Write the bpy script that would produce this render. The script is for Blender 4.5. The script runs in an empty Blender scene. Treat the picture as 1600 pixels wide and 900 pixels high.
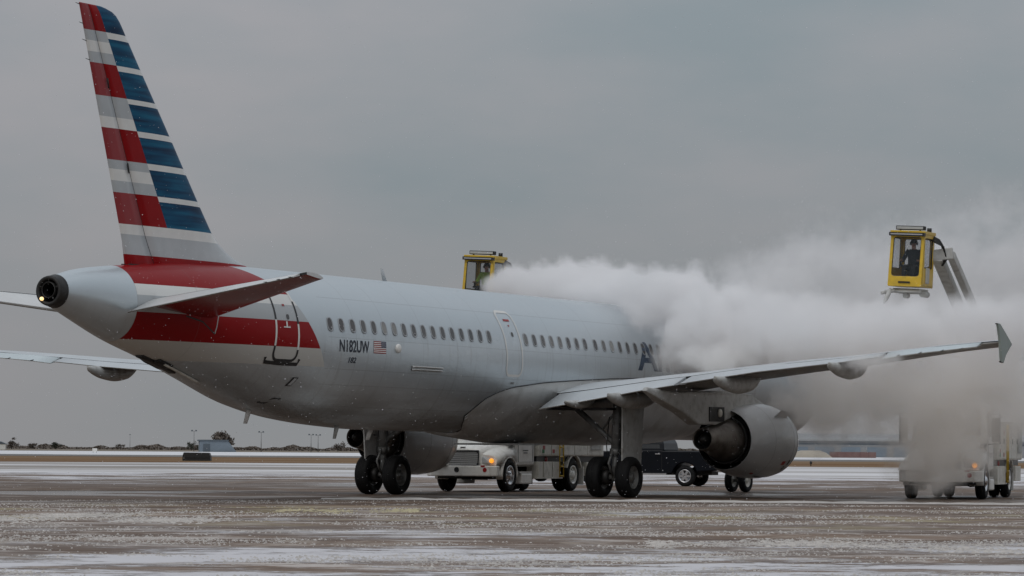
import bpy, bmesh, math, random
import numpy as np
from mathutils import Vector, Matrix, Euler
random.seed(7); RNG = np.random.default_rng(11)
R = math.radians
sc = bpy.context.scene
COL = sc.collection

# ------------------------------------------------------------------ camera
CAM_H = 1.364
cd = bpy.data.cameras.new('camera'); cam = bpy.data.objects.new('camera', cd); COL.objects.link(cam)
cd.sensor_width = 36.0; cd.lens = 5877.7 / 1600 * 36; cd.clip_start = 0.5; cd.clip_end = 20000
cam.matrix_world = Matrix.Translation((0, 0, CAM_H)) @ Matrix.Rotation(R(90 + 2.4505), 4, 'X') @ Matrix.Rotation(R(0.4121), 4, 'Z')
sc.camera = cam

# ------------------------------------------------------------------ sky and sun
SUN_EL, SUN_AZ = 48.0, 205.0           # high thin sun behind the overcast, behind and right of the camera
w = bpy.data.worlds.new('World'); sc.world = w; w.use_nodes = True
nt = w.node_tree; nt.nodes.clear()
wo = nt.nodes.new('ShaderNodeOutputWorld'); bg = nt.nodes.new('ShaderNodeBackground')
sky = nt.nodes.new('ShaderNodeTexSky'); sky.sky_type = 'NISHITA'; sky.sun_disc = False
sky.sun_elevation = R(SUN_EL); sky.sun_rotation = R(SUN_AZ); sky.air_density = 1.0; sky.dust_density = 4.0
tc = nt.nodes.new('ShaderNodeTexCoord'); mp = nt.nodes.new('ShaderNodeMapping')
mp.inputs['Scale'].default_value = (1.0, 1.0, 2.6); mp.inputs['Location'].default_value = (.35, .1, .22)
n1 = nt.nodes.new('ShaderNodeTexNoise'); n1.inputs['Scale'].default_value = 6.5; n1.inputs['Detail'].default_value = 5; n1.inputs['Roughness'].default_value = .5
rp = nt.nodes.new('ShaderNodeValToRGB')
rp.color_ramp.elements[0].position = .37; rp.color_ramp.elements[0].color = (1.98, 2.30, 2.50, 1)
rp.color_ramp.elements[1].position = .63; rp.color_ramp.elements[1].color = (2.72, 2.70, 2.84, 1)
mx = nt.nodes.new('ShaderNodeMix'); mx.data_type = 'RGBA'; mx.inputs[0].default_value = .94
nt.links.new(tc.outputs['Generated'], mp.inputs[0]); nt.links.new(mp.outputs[0], n1.inputs['Vector'])
nt.links.new(n1.outputs['Fac'], rp.inputs[0]); nt.links.new(sky.outputs[0], mx.inputs[6]); nt.links.new(rp.outputs[0], mx.inputs[7])
# overcast luminance: brighter towards the zenith (1 + 2 sin elevation), greyer at the horizon
sz = nt.nodes.new('ShaderNodeSeparateXYZ'); nt.links.new(tc.outputs['Generated'], sz.inputs[0])
mz = nt.nodes.new('ShaderNodeMapRange'); mz.inputs['From Min'].default_value = .0; mz.inputs['From Max'].default_value = 1.; mz.inputs['To Min'].default_value = 1.; mz.inputs['To Max'].default_value = 2.9; nt.links.new(sz.outputs[2], mz.inputs[0])
mh = nt.nodes.new('ShaderNodeMapRange'); mh.inputs['From Min'].default_value = .0; mh.inputs['From Max'].default_value = .07; mh.inputs['To Min'].default_value = .75; mh.inputs['To Max'].default_value = .0; nt.links.new(sz.outputs[2], mh.inputs[0])
hz = nt.nodes.new('ShaderNodeMix'); hz.data_type = 'RGBA'; hz.inputs[7].default_value = (2.60, 2.60, 2.66, 1); nt.links.new(mh.outputs[0], hz.inputs[0]); nt.links.new(mx.outputs[2], hz.inputs[6])
vm = nt.nodes.new('ShaderNodeVectorMath'); vm.operation = 'SCALE'; nt.links.new(hz.outputs[2], vm.inputs[0]); nt.links.new(mz.outputs[0], vm.inputs['Scale'])
nt.links.new(vm.outputs[0], bg.inputs[0]); bg.inputs[1].default_value = 0.105
nt.links.new(bg.outputs[0], wo.inputs[0])
sl = bpy.data.lights.new('sun', 'SUN'); sl.energy = 0.5; sl.angle = R(40); sl.color = (1, .97, .93)
so = bpy.data.objects.new('sun', sl); COL.objects.link(so)
az = R(SUN_AZ)
so.rotation_euler = Vector((math.sin(az) * math.cos(R(SUN_EL)), math.cos(az) * math.cos(R(SUN_EL)), math.sin(R(SUN_EL)))).to_track_quat('Z', 'Y').to_euler()
sc.view_settings.view_transform = 'Standard'; sc.view_settings.look = 'None'
sc.view_settings.exposure = 0.0; sc.view_settings.gamma = 1.0; sc.view_settings.use_curve_mapping = False
cy = sc.cycles
cy.max_bounces = 10; cy.diffuse_bounces = 3; cy.glossy_bounces = 3; cy.transmission_bounces = 4; cy.transparent_max_bounces = 8
cy.volume_bounces = 8; cy.volume_step_rate = 3.5; cy.volume_max_steps = 256; cy.use_denoising = True
cy.sample_clamp_indirect = 4.0

# ------------------------------------------------------------------ materials
def node_mat(name):
    m = bpy.data.materials.new(name); m.use_nodes = True
    return m, m.node_tree, m.node_tree.nodes['Principled BSDF']
def mat(name, col, rough=.5, metal=0., var=.12, scale=3., bump=0., coat=0., emit=None, estr=0., spec=.5, dirt=None, dirt_amt=0.):
    m, t, b = node_mat(name)
    b.inputs['Roughness'].default_value = rough; b.inputs['Metallic'].default_value = metal
    b.inputs['Specular IOR Level'].default_value = spec
    if coat: b.inputs['Coat Weight'].default_value = coat; b.inputs['Coat Roughness'].default_value = .12
    tcn = t.nodes.new('ShaderNodeTexCoord'); nz = t.nodes.new('ShaderNodeTexNoise')
    nz.inputs['Scale'].default_value = scale; nz.inputs['Detail'].default_value = 6; nz.inputs['Roughness'].default_value = .6
    t.links.new(tcn.outputs['Object'], nz.inputs['Vector'])
    cr = t.nodes.new('ShaderNodeValToRGB'); e = cr.color_ramp.elements
    e[0].position = .3; e[1].position = .7
    e[0].color = (*[c * (1 - var) for c in col], 1); e[1].color = (*[min(1, c * (1 + var)) for c in col], 1)
    t.links.new(nz.outputs['Fac'], cr.inputs[0]); out = cr.outputs[0]
    if dirt:
        n2 = t.nodes.new('ShaderNodeTexNoise'); n2.inputs['Scale'].default_value = scale * 1.7; n2.inputs['Detail'].default_value = 8
        t.links.new(tcn.outputs['Object'], n2.inputs['Vector'])
        r2 = t.nodes.new('ShaderNodeValToRGB'); r2.color_ramp.elements[0].position = .48; r2.color_ramp.elements[1].position = .72
        r2.color_ramp.elements[1].color = (dirt_amt,) * 3 + (1,)
        t.links.new(n2.outputs['Fac'], r2.inputs[0])
        mm = t.nodes.new('ShaderNodeMix'); mm.data_type = 'RGBA'; mm.inputs[7].default_value = (*dirt, 1)
        t.links.new(r2.outputs[0], mm.inputs[0]); t.links.new(out, mm.inputs[6]); out = mm.outputs[2]
    t.links.new(out, b.inputs['Base Color'])
    if bump:
        bp = t.nodes.new('ShaderNodeBump'); bp.inputs['Strength'].default_value = bump; bp.inputs['Distance'].default_value = .02
        n3 = t.nodes.new('ShaderNodeTexNoise'); n3.inputs['Scale'].default_value = scale * 6; n3.inputs['Detail'].default_value = 4
        t.links.new(tcn.outputs['Object'], n3.inputs['Vector']); t.links.new(n3.outputs['Fac'], bp.inputs['Height']); t.links.new(bp.outputs[0], b.inputs['Normal'])
    if emit: b.inputs['Emission Color'].default_value = (*emit, 1); b.inputs['Emission Strength'].default_value = estr
    return m
def glass(name, col, alpha=.35, rough=.05):
    m, t, b = node_mat(name)
    b.inputs['Base Color'].default_value = (*col, 1); b.inputs['Roughness'].default_value = rough; b.inputs['Alpha'].default_value = alpha
    return m
M = {}
M['white'] = mat('white_paint', (.74, .73, .69), .3, var=.05, coat=.3, dirt=(.3, .26, .2), dirt_amt=.28)
M['cream'] = mat('cream_paint', (.60, .58, .52), .4, var=.08, dirt=(.2, .17, .13), dirt_amt=.45)
M['silver'] = mat('silver_paint', (.47, .48, .485), .33, metal=.3, var=.05, scale=.8, coat=.2)
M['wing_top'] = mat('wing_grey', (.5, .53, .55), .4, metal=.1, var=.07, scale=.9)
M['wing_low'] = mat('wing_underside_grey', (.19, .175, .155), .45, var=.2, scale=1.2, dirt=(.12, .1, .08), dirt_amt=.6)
M['aileron'] = mat('aileron_pale_grey', (.50, .56, .58), .4, var=.05)
M['tp_top'] = mat('tailplane_white', (.60, .61, .61), .35, var=.05)
M['tp_low'] = mat('tailplane_underside_red_reflection', (.20, .02, .02), .25, var=.15, coat=.2)  # red put into the colour for the fuselage band mirrored in the underside
M['tp_edge'] = mat('stained_trailing_edge', (.10, .085, .07), .5, var=.3, scale=8)
M['fairing'] = mat('fairing_grey', (.40, .40, .385), .42, var=.12, dirt=(.16, .14, .11), dirt_amt=.5)
M['red'] = mat('red_paint', (.25, .004, .006), .4, var=.1, scale=1.2, spec=.15)
M['rudder_red'] = mat('rudder_red_paint', (.26, .022, .026), .45, var=.08, scale=1.2)
M['tgrey'] = mat('tail_grey_paint', (.43, .45, .46), .35, var=.05, coat=.2)
M['twhite'] = mat('tail_white_paint', (.70, .69, .66), .35, var=.05, coat=.2)
M['black'] = mat('black_paint', (.012, .012, .013), .45, var=.2)
M['rubber'] = mat('tyre_rubber', (.0065, .0065, .007), .7, var=.4, scale=8, bump=.3, spec=.25)
M['rim'] = mat('wheel_rim_grey', (.22, .22, .21), .45, metal=.6, var=.2, dirt=(.05, .045, .04), dirt_amt=.7)
M['chrome'] = mat('chrome', (.62, .62, .63), .2, metal=1., var=.08)
M['strut'] = mat('gear_strut_grey', (.17, .17, .165), .45, metal=.2, var=.25, dirt=(.04, .035, .03), dirt_amt=.8)
M['dark'] = mat('dark_metal', (.03, .029, .028), .5, metal=.4, var=.3, scale=6)
M['burnt'] = mat('heat_stained_metal', (.185, .168, .15), .38, metal=.7, var=.3, scale=2.5, dirt=(.08, .06, .045), dirt_amt=.7)
M['slat'] = mat('bright_grille_slat', (.62, .62, .61), .3, metal=.25, var=.05)
M['steel'] = mat('bare_steel', (.45, .44, .42), .32, metal=.85, var=.12)
M['yellow'] = mat('yellow_paint', (.62, .40, .015), .38, var=.08, coat=.3, dirt=(.3, .2, .03), dirt_amt=.4)
M['boom'] = mat('boom_grey_paint', (.45, .45, .43), .45, var=.1, dirt=(.2, .18, .15), dirt_amt=.5)
M['navy'] = mat('navy_truck_paint', (.003, .0045, .008), .3, var=.2, spec=.2)
M['chassis'] = mat('chassis_black', (.009, .0085, .008), .6, var=.3)
M['glass_dark'] = mat('dark_window_glass', (.008, .011, .014), .12, var=.1, spec=.3)
M['cab_glass'] = glass('cab_glass', (.05, .06, .065), .34, .04)
M['pane'] = mat('cabin_window_pane', (.085, .08, .08), .15, var=.15, scale=2)
M['amber'] = mat('amber_lamp', (.8, .3, .02), .3, emit=(1, .36, .03), estr=1.0)
M['warm_lamp'] = mat('tail_lamp_lit', (.9, .7, .4), .3, emit=(1, .66, .28), estr=1.5)
M['lens'] = mat('headlamp_lens', (.4, .42, .43), .1, var=.1, coat=.8)
M['redplastic'] = mat('red_plastic', (.3, .012, .012), .4)
M['green'] = mat('green_plastic', (.02, .16, .05), .5)
M['lyellow'] = mat('ladder_yellow', (.5, .33, .03), .5)
M['ink'] = mat('navy_lettering', (.014, .02, .035), .45, var=.1)
M['title'] = mat('slate_lettering', (.03, .06, .11), .4, var=.1)
M['skin'] = mat('skin', (.36, .2, .14), .55, var=.08)
M['jacket_dark'] = mat('dark_jacket', (.018, .02, .028), .8, var=.3)
M['hivis'] = mat('green_yellow_vest', (.28, .42, .04), .7, var=.15)
M['trousers'] = mat('dark_trousers', (.02, .02, .022), .85, var=.2)
M['hair'] = mat('dark_hair', (.02, .014, .01), .7)
M['seat'] = mat('seat_vinyl', (.02, .02, .022), .6)
M['hose'] = mat('hose_rubber', (.012, .012, .012), .5)

# ------------------------------------------------------------------ mesh builder
class MB:
    def __init__(s): s.v = []; s.f = []; s.mi = []; s.uv = {}; s.sm = []
    def add(s, vs, fs, mi=0, smooth=True, M4=None):
        o = len(s.v)
        if M4 is not None: vs = [tuple(M4 @ Vector(v)) for v in vs]
        s.v += [tuple(map(float, v)) for v in vs]
        for f in fs: s.f.append(tuple(i + o for i in f)); s.mi.append(mi); s.sm.append(smooth)
        return s
    def box(s, c, d, mi=0, M4=None, taper=None):
        x, y, z = d[0] / 2, d[1] / 2, d[2] / 2; tx, ty = taper or (1, 1)
        vs = [(c[0] + i * x * (tx if k > 0 else 1), c[1] + j * y * (ty if k > 0 else 1), c[2] + k * z) for k in (-1, 1) for j in (-1, 1) for i in (-1, 1)]
        return s.add(vs, [(0, 2, 3, 1), (4, 5, 7, 6), (0, 1, 5, 4), (2, 6, 7, 3), (0, 4, 6, 2), (1, 3, 7, 5)], mi, False, M4)
    def cyl(s, a, b, r0, r1=None, n=12, mi=0, caps=True):
        r1 = r0 if r1 is None else r1; a, b = Vector(a), Vector(b); d = (b - a).normalized()
        u = d.orthogonal().normalized(); v = d.cross(u); vs = []
        for p, r in ((a, r0), (b, r1)):
            for i in range(n):
                t = 2 * math.pi * i / n; vs.append(p + (u * math.cos(t) + v * math.sin(t)) * r)
        fs = [(i, (i + 1) % n, n + (i + 1) % n, n + i) for i in range(n)]
        s.add(vs, fs, mi, True)
        if caps: s.add(vs, [tuple(range(n))[::-1], tuple(range(n, 2 * n))], mi, False)
        return s
    def tube(s, pts, r, n=8, mi=0, closed=False):
        pts = [Vector(p) for p in pts]; vs = []; N = len(pts); ref = None
        for k, p in enumerate(pts):
            a = pts[(k - 1) % N] if (closed or k) else p; b = pts[(k + 1) % N] if (closed or k < N - 1) else p
            d = (b - a).normalized()
            ref = d.orthogonal().normalized() if ref is None else (ref - d * ref.dot(d)).normalized()
            v = d.cross(ref); rr = r[k] if isinstance(r, (list, tuple)) else r
            for i in range(n):
                t = 2 * math.pi * i / n; vs.append(p + (ref * math.cos(t) + v * math.sin(t)) * rr)
        fs = [(k * n + i, k * n + (i + 1) % n, ((k + 1) % N) * n + (i + 1) % n, ((k + 1) % N) * n + i) for k in range(N if closed else N - 1) for i in range(n)]
        if not closed: fs += [tuple(range(n))[::-1], tuple(range((N - 1) * n, N * n))]
        return s.add(vs, fs, mi, True)
    def lathe(s, prof, o, axis, n=32, mi=0, closed=False):
        """prof: (t along axis, radius)"""
        o = Vector(o); d = Vector(axis).normalized(); u = d.orthogonal().normalized(); v = d.cross(u); vs = []
        for (t, r) in prof:
            for i in range(n):
                a = 2 * math.pi * i / n; vs.append(o + d * t + (u * math.cos(a) + v * math.sin(a)) * r)
        K = len(prof)
        fs = [(k * n + i, k * n + (i + 1) % n, ((k + 1) % K) * n + (i + 1) % n, ((k + 1) % K) * n + i) for k in range(K if closed else K - 1) for i in range(n)]
        return s.add(vs, fs, mi, True)
    def loft(s, rings, mi=0, closed=True, caps=True, smooth=True):
        n = len(rings[0]); vs = [p for r in rings for p in r]; K = len(rings)
        fs = [(k * n + i, k * n + (i + 1) % n, (k + 1) * n + (i + 1) % n, (k + 1) * n + i) for k in range(K - 1) for i in range(n if closed else n - 1)]
        s.add(vs, fs, mi, smooth)
        if caps: s.add(vs, [tuple(range(n))[::-1], tuple(range((K - 1) * n, K * n))], mi, False)
        return s
    def prism(s, outline, x0, x1, mi=0, ax=0, smooth=False):
        """outline in the two other axes, extruded along axis ax from x0 to x1"""
        def P(p, x):
            q = list(p); q.insert(ax, x); return tuple(q)
        n = len(outline)
        vs = [P(p, x0) for p in outline] + [P(p, x1) for p in outline]
        fs = [(i, (i + 1) % n, n + (i + 1) % n, n + i) for i in range(n)] + [tuple(range(n))[::-1], tuple(range(n, 2 * n))]
        return s.add(vs, fs, mi, smooth)
    def build(s, name, mats, parent=None, bevel=0, fix=True, loc=None):
        me = bpy.data.meshes.new(name); me.from_pydata(s.v, [], s.f)
        for m in (mats if isinstance(mats, (list, tuple)) else [mats]): me.materials.append(M[m] if isinstance(m, str) else m)
        me.polygons.foreach_set('material_index', s.mi); me.polygons.foreach_set('use_smooth', s.sm)
        if fix:
            bm = bmesh.new(); bm.from_mesh(me); bmesh.ops.remove_doubles(bm, verts=bm.verts, dist=1e-5); bmesh.ops.recalc_face_normals(bm, faces=bm.faces); bm.to_mesh(me); bm.free()
        me.update()
        o = bpy.data.objects.new(name, me); COL.objects.link(o)
        if parent: o.parent = parent
        if loc: o.location = loc
        if bevel:
            b = o.modifiers.new('bevel', 'BEVEL'); b.width = bevel; b.segments = 2; b.limit_method = 'ANGLE'; b.angle_limit = R(35)
        return o
def tag(o, label=None, cat=None, group=None, kind=None):
    for k, v in (('label', label), ('category', cat), ('group', group), ('kind', kind)):
        if v: o[k] = v
    return o
def empty(name, loc=(0, 0, 0), rz=0):
    o = bpy.data.objects.new(name, None); COL.objects.link(o); o.location = loc; o.rotation_euler = (0, 0, rz); o.empty_display_size = .3
    return o
def pchip(k):
    k = np.array(k, float); x, y = k[:, 0], k[:, 1]; h = np.diff(x); d = np.diff(y) / h; m = np.zeros(len(x))
    for i in range(1, len(x) - 1):
        if d[i - 1] * d[i] > 0:
            a, b = 2 * h[i] + h[i - 1], h[i] + 2 * h[i - 1]; m[i] = (a + b) / (a / d[i - 1] + b / d[i])
    m[0], m[-1] = d[0], d[-1]
    def f(t):
        t = min(max(t, x[0]), x[-1]); i = min(max(int(np.searchsorted(x, t)) - 1, 0), len(x) - 2); u = (t - x[i]) / h[i]
        return float(y[i] * (1 + 2 * u) * (1 - u) ** 2 + m[i] * h[i] * u * (1 - u) ** 2 + y[i + 1] * u * u * (3 - 2 * u) + m[i + 1] * h[i] * u * u * (u - 1))
    return f
def lin(k):
    xs = [a for a, _ in k]; ys = [b for _, b in k]
    return lambda t: float(np.interp(t, xs, ys))
def W(px, py, d):
    """a place in the world at distance d (m) along the view, for a spot given in 1600 x 900 photo pixels: used to read real positions off the photograph"""
    a, b = px - 800, py - 450; r = R(.4121); a, b = a * math.cos(r) + b * math.sin(r), -a * math.sin(r) + b * math.cos(r)
    u = -b / 5877.7; p = R(2.4505); Y = math.cos(p) - u * math.sin(p); Z = math.sin(p) + u * math.cos(p)
    return Vector((a / 5877.7 * d / Y, d, CAM_H + Z * d / Y))

#PART2
# ------------------------------------------------------------------ node helpers
class N:
    def __init__(s, t): s.t = t
    def n(s, typ, **k):
        x = s.t.nodes.new(typ)
        for a, b in k.items(): setattr(x, a, b)
        return x
    def put(s, sock, v):
        if isinstance(v, bpy.types.NodeSocket): s.t.links.new(v, sock)
        else: sock.default_value = v
    def m(s, op, a, b=0., c=None, clamp=False):
        x = s.n('ShaderNodeMath', operation=op, use_clamp=clamp); s.put(x.inputs[0], a); s.put(x.inputs[1], b)
        if c is not None: s.put(x.inputs[2], c)
        return x.outputs[0]
    def step(s, v, a, b):
        x = s.n('ShaderNodeMapRange', interpolation_type='SMOOTHSTEP'); s.put(x.inputs['Value'], v); s.put(x.inputs['From Min'], a); s.put(x.inputs['From Max'], b)
        return x.outputs[0]
    def mix(s, f, a, b):
        x = s.n('ShaderNodeMix', data_type='RGBA'); s.put(x.inputs[0], f); s.put(x.inputs[6], a); s.put(x.inputs[7], b); return x.outputs[2]
    def noise(s, vec, scale, detail=6, rough=.55, dist=0.):
        x = s.n('ShaderNodeTexNoise'); s.put(x.inputs['Vector'], vec); x.inputs['Scale'].default_value = scale
        x.inputs['Detail'].default_value = detail; x.inputs['Roughness'].default_value = rough; x.inputs['Distortion'].default_value = dist
        return x.outputs['Fac']
    def mapv(s, vec, scale=(1, 1, 1), loc=(0, 0, 0), rot=(0, 0, 0)):
        x = s.n('ShaderNodeMapping'); s.put(x.inputs[0], vec); x.inputs['Scale'].default_value = scale; x.inputs['Location'].default_value = loc; x.inputs['Rotation'].default_value = rot
        return x.outputs[0]
    def ramp(s, v, pts, const=False):
        x = s.n('ShaderNodeValToRGB'); r = x.color_ramp; r.interpolation = 'CONSTANT' if const else 'LINEAR'
        while len(r.elements) < len(pts): r.elements.new(.5)
        for e, (p, c) in zip(r.elements, pts):
            e.position = p; e.color = (*c, 1) if isinstance(c, (tuple, list)) else (c, c, c, 1)
        s.put(x.inputs[0], v); return x.outputs[0]

# ------------------------------------------------------------------ ground
def ground_material():
    m, t, b = node_mat('wet_apron_with_snow'); g = N(t)
    P = g.n('ShaderNodeTexCoord').outputs['Object']; sx = g.n('ShaderNodeSeparateXYZ'); t.links.new(P, sx.inputs[0])
    X, Y = sx.outputs[0], sx.outputs[1]
    # how much snow lies where: swept strip round the aircraft, drifts nearer and farther
    cover = g.ramp(g.m('DIVIDE', Y, 400.), [(0., .56), (.082, .555), (.10, .53), (.122, .48), (.135, .455), (.16, .425), (.20, .37), (.27, .33), (.325, .34), (.36, .43), (.43, .49), (.53, .60), (.62, .68), (.78, .74), (.82, .60)])
    big = g.noise(g.mapv(P, (.10, .085, 1), rot=(0, 0, .12)), 1., 10, .58, .5)
    tracks = g.noise(g.mapv(P, (.03, .26, 1), rot=(0, 0, .03)), 1., 8, .68)
    v = g.m('ADD', g.m('MULTIPLY', big, .74), g.m('MULTIPLY', tracks, .26))
    fine = g.noise(g.mapv(P, (.6, .8, 1)), 1., 11, .82)
    v = g.m('ADD', v, g.m('MULTIPLY', g.m('SUBTRACT', fine, .5), .72))
    v = g.m('ADD', v, cover)                     # >1 : snow
    snow = g.m('MULTIPLY', g.step(v, .99, 1.03), .92)
    thin = g.m('MULTIPLY', g.step(v, .90, 1.02), .38)
    slush = g.m('MULTIPLY', g.step(g.noise(g.mapv(P, (.5, .25, 1)), 1., 9, .7), .54, .62), .6)
    wetn = g.noise(g.mapv(P, (.05, .10, 1), loc=(3, 1, 0)), 1., 6, .55)
    wet = g.step(wetn, .42, .6)
    streak = g.noise(g.mapv(P, (.15, .27, 1), rot=(0, 0, .05)), 1., 10, .76, .5); streak2 = g.noise(g.mapv(P, (.36, .56, 1), rot=(0, 0, -.04)), 1., 10, .8)
    base = g.mix(wet, (.255, .188, .136, 1), (.122, .088, .063, 1))
    base = g.mix(g.step(streak, .42, .58), base, (.055, .040, .031, 1))
    base = g.mix(g.noise(P, .9, 8, .65), base, (.19, .13, .097, 1))
    c = g.mix(thin, base, (.36, .34, .33, 1))
    c = g.mix(slush, c, (.38, .325, .275, 1))
    near = g.step(Y, 105., 60.)
    c = g.mix(g.m('MULTIPLY', g.m('MULTIPLY', g.step(streak2, .50, .58), g.step(streak, .62, .44)), g.m('ADD', g.m('MULTIPLY', near, .7), .25)), c, (.52, .475, .445, 1))
    yel = g.m('MULTIPLY', g.m('MULTIPLY', g.step(Y, 62., 72.), g.step(Y, 92., 84.)), g.step(g.noise(g.mapv(P, (.3, .2, 1), loc=(9, 4, 0)), 1., 8, .6), .5, .64))
    c = g.mix(g.m('MULTIPLY', yel, .55), c, (.40, .35, .20, 1))
    c = g.mix(snow, c, (.62, .61, .63, 1))
    c = g.mix(g.m('MULTIPLY', g.m('MULTIPLY', g.step(Y, 86., 100.), g.step(Y, 165., 130.)), g.m('MULTIPLY', g.m('SUBTRACT', 1., snow), .42)), c, (.085, .06, .045, 1))      # soaked, darker surface of the swept stand
    t.links.new(c, b.inputs['Base Color'])
    rg = g.m('ADD', g.m('MULTIPLY', g.m('SUBTRACT', 1., wet), .2), .44)
    rg = g.m('ADD', rg, g.m('MULTIPLY', snow, .45), clamp=True); t.links.new(rg, b.inputs['Roughness'])
    pool = g.m('MULTIPLY', g.m('MULTIPLY', g.step(g.noise(g.mapv(P, (.12, .10, 1), loc=(5, 2, 0)), 1., 6, .6), .50, .58), g.m('MULTIPLY', g.step(Y, 84., 98.), g.step(Y, 170., 135.))), g.m('SUBTRACT', 1., snow))
    rg = g.m('SUBTRACT', rg, g.m('MULTIPLY', pool, .26), clamp=True); t.links.new(rg, b.inputs['Roughness'])
    t.links.new(g.m('ADD', g.m('SUBTRACT', .035, g.m('MULTIPLY', snow, .02)), g.m('MULTIPLY', pool, .22)), b.inputs['Specular IOR Level'])
    bp = g.n('ShaderNodeBump'); bp.inputs['Strength'].default_value = .55; bp.inputs['Distance'].default_value = .06
    hgt = g.m('ADD', g.m('MULTIPLY', snow, .7), g.m('MULTIPLY', g.noise(P, 5., 6, .7), .6)); t.links.new(hgt, bp.inputs['Height']); t.links.new(bp.outputs[0], b.inputs['Normal'])
    return m
M['ground'] = ground_material()
gm = MB()
xs = [-2900, -600, -100, -30, 0, 30, 100, 600, 2900]; ys = [-200, 0, 30, 60, 90, 130, 200, 400, 1000, 2000, 2950]
gm.add([(x, y, 0) for y in ys for x in xs], [(j * 9 + i, j * 9 + i + 1, j * 9 + i + 10, j * 9 + i + 9) for j in range(len(ys) - 1) for i in range(8)], 0, False)
tag(gm.build('ground', 'ground'), 'wet brown apron with streaks of snow and slush', 'ground', kind='structure')
def band(name, y0, y1, z, m, label, x0=-700, x1=700, wob=6., n=160):
    b = MB(); vs = []
    for i in range(n + 1):
        x = x0 + (x1 - x0) * i / n
        q = lambda k: wob * (math.sin(x * .021 + k) + .6 * math.sin(x * .063 + 2 * k) + random.uniform(-.5, .5))
        vs += [(x, y0 + q(1.), z), (x, y1 + q(4.), z)]
    b.add(vs, [(2 * i, 2 * i + 2, 2 * i + 3, 2 * i + 1) for i in range(n)], 0, False)
    return tag(b.build(name, m), label, name.replace('_', ' '), kind='structure')
def patchy(name, a, bcol, scale, rough=.9):
    m, t, b = node_mat(name); g = N(t); P = g.n('ShaderNodeTexCoord').outputs['Object']
    f = g.step(g.noise(g.mapv(P, (.35, 1, 1)), scale, 8, .65), .4, .62)
    t.links.new(g.mix(f, (*a, 1), (*bcol, 1)), b.inputs['Base Color']); b.inputs['Roughness'].default_value = rough; b.inputs['Specular IOR Level'].default_value = .15
    return m
M['grass'] = patchy('dead_brown_grass', (.15, .075, .028), (.22, .15, .085), .03)
M['taxiway'] = patchy('far_taxiway_grey', (.11, .105, .10), (.2, .19, .18), .02, .6)
M['snowfield'] = patchy('snow_field', (.72, .72, .74), (.60, .60, .61), .02)
M['fargrass'] = patchy('far_winter_field', (.16, .13, .095), (.24, .21, .18), .01)
M['verge'] = patchy('patchy_snow_strip', (.30, .275, .255), (.68, .67, .68), .035)
band('snow_verge', 188, 322, .004, 'verge', 'white snow strip lying before the brown grass', wob=5)
band('grass', 318, 520, .008, 'grass', 'brown dead grass strip across the airfield', wob=7)
band('taxiway', 500, 610, .012, 'taxiway', 'grey taxiway strip beyond the brown grass', wob=9)
band('snow_field', 600, 1010, .016, 'snowfield', 'white snow field beyond the taxiway', wob=9)
band('field', 1000, 2600, .020, 'fargrass', 'dull winter field in front of the far hedge', x0=-2400, x1=2400, wob=10)
# thin strip of pushed snow along the edge of the swept stand
b = MB(); pts = []
for i in range(121):
    x = -5 + 45 * i / 120; wd = .45 + .35 * abs(math.sin(i * .37)) + random.uniform(0, .3); yy = 99.6 - .05 * x + .25 * math.sin(i * .11)
    pts += [(x, yy - wd, .006), (x, yy, .03 + random.uniform(0, .03)), (x, yy + wd, .006)]
b.add(pts, [f for i in range(120) for f in ((3 * i, 3 * i + 3, 3 * i + 4, 3 * i + 1), (3 * i + 1, 3 * i + 4, 3 * i + 5, 3 * i + 2))], 0, True)
M['slush'] = mat('slush', (.50, .47, .44), .8, var=.25, scale=1.3, spec=.2)
M['yslush'] = mat('yellowish_slush', (.46, .41, .27), .8, var=.25, scale=1.3, spec=.2)
tag(b.build('snow_ridge', 'slush'), 'thin pale line of pushed snow across the apron behind the wheels', 'snow ridge', kind='stuff')
# lumps of slush thrown up in ridges
def lumps(name, mats, label, tracks, count, hmax):
    mb = MB()
    for _ in range(count):
        x0, y0, x1, y1, wid = random.choice(tracks); u = random.random()
        x = x0 + (x1 - x0) * u; y = y0 + (y1 - y0) * u + random.gauss(0, wid) + .8 * math.sin(u * 9)
        y += random.gauss(0, wid) * (1.5 if random.random() < .4 else .2)
        if math.sin(x * 1.7 + y * .9) + math.sin(x * .6 - y * 1.3 + 2) < random.uniform(.0, 1.7): continue
        y += random.gauss(0, 1.1)
        r = (.005 + .032 * random.random() ** 3) * random.uniform(.6, 1.4); h = min(hmax, r * random.uniform(.35, .8)); a0 = random.uniform(0, 6)
        n = 5; vs = [(x + r * random.uniform(.7, 1.3) * math.cos(a0 + 2 * math.pi * i / n) * 1.5, y + r * random.uniform(.7, 1.3) * math.sin(a0 + 2 * math.pi * i / n), .002) for i in range(n)]
        vs += [(x + r * .45 * math.cos(a0 + 2 * math.pi * i / n) + random.uniform(-.2, .2) * r, y + r * .45 * math.sin(a0 + 2 * math.pi * i / n), h * random.uniform(.7, 1.1)) for i in range(n)]
        mb.add(vs, [(i, (i + 1) % n, n + (i + 1) % n, n + i) for i in range(n)] + [tuple(range(n, 2 * n))], 0, False)
    return tag(mb.build(name, mats, fix=False), label, 'slush', kind='stuff')
lumps('slush', 'slush', 'lumpy slush ridges left of and before the aircraft', [(-13, 66, -5, 69, .5), (-14, 71, -7, 74, .4), (-13, 68, -8, 70, .5), (2, 55, 10, 53, .5)], 52000, .022)
lumps('yellow_slush', 'yslush', 'yellowish slush churned up behind the main wheels', [(-5, 81, -2, 82, .4)], 5000, .025)

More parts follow.
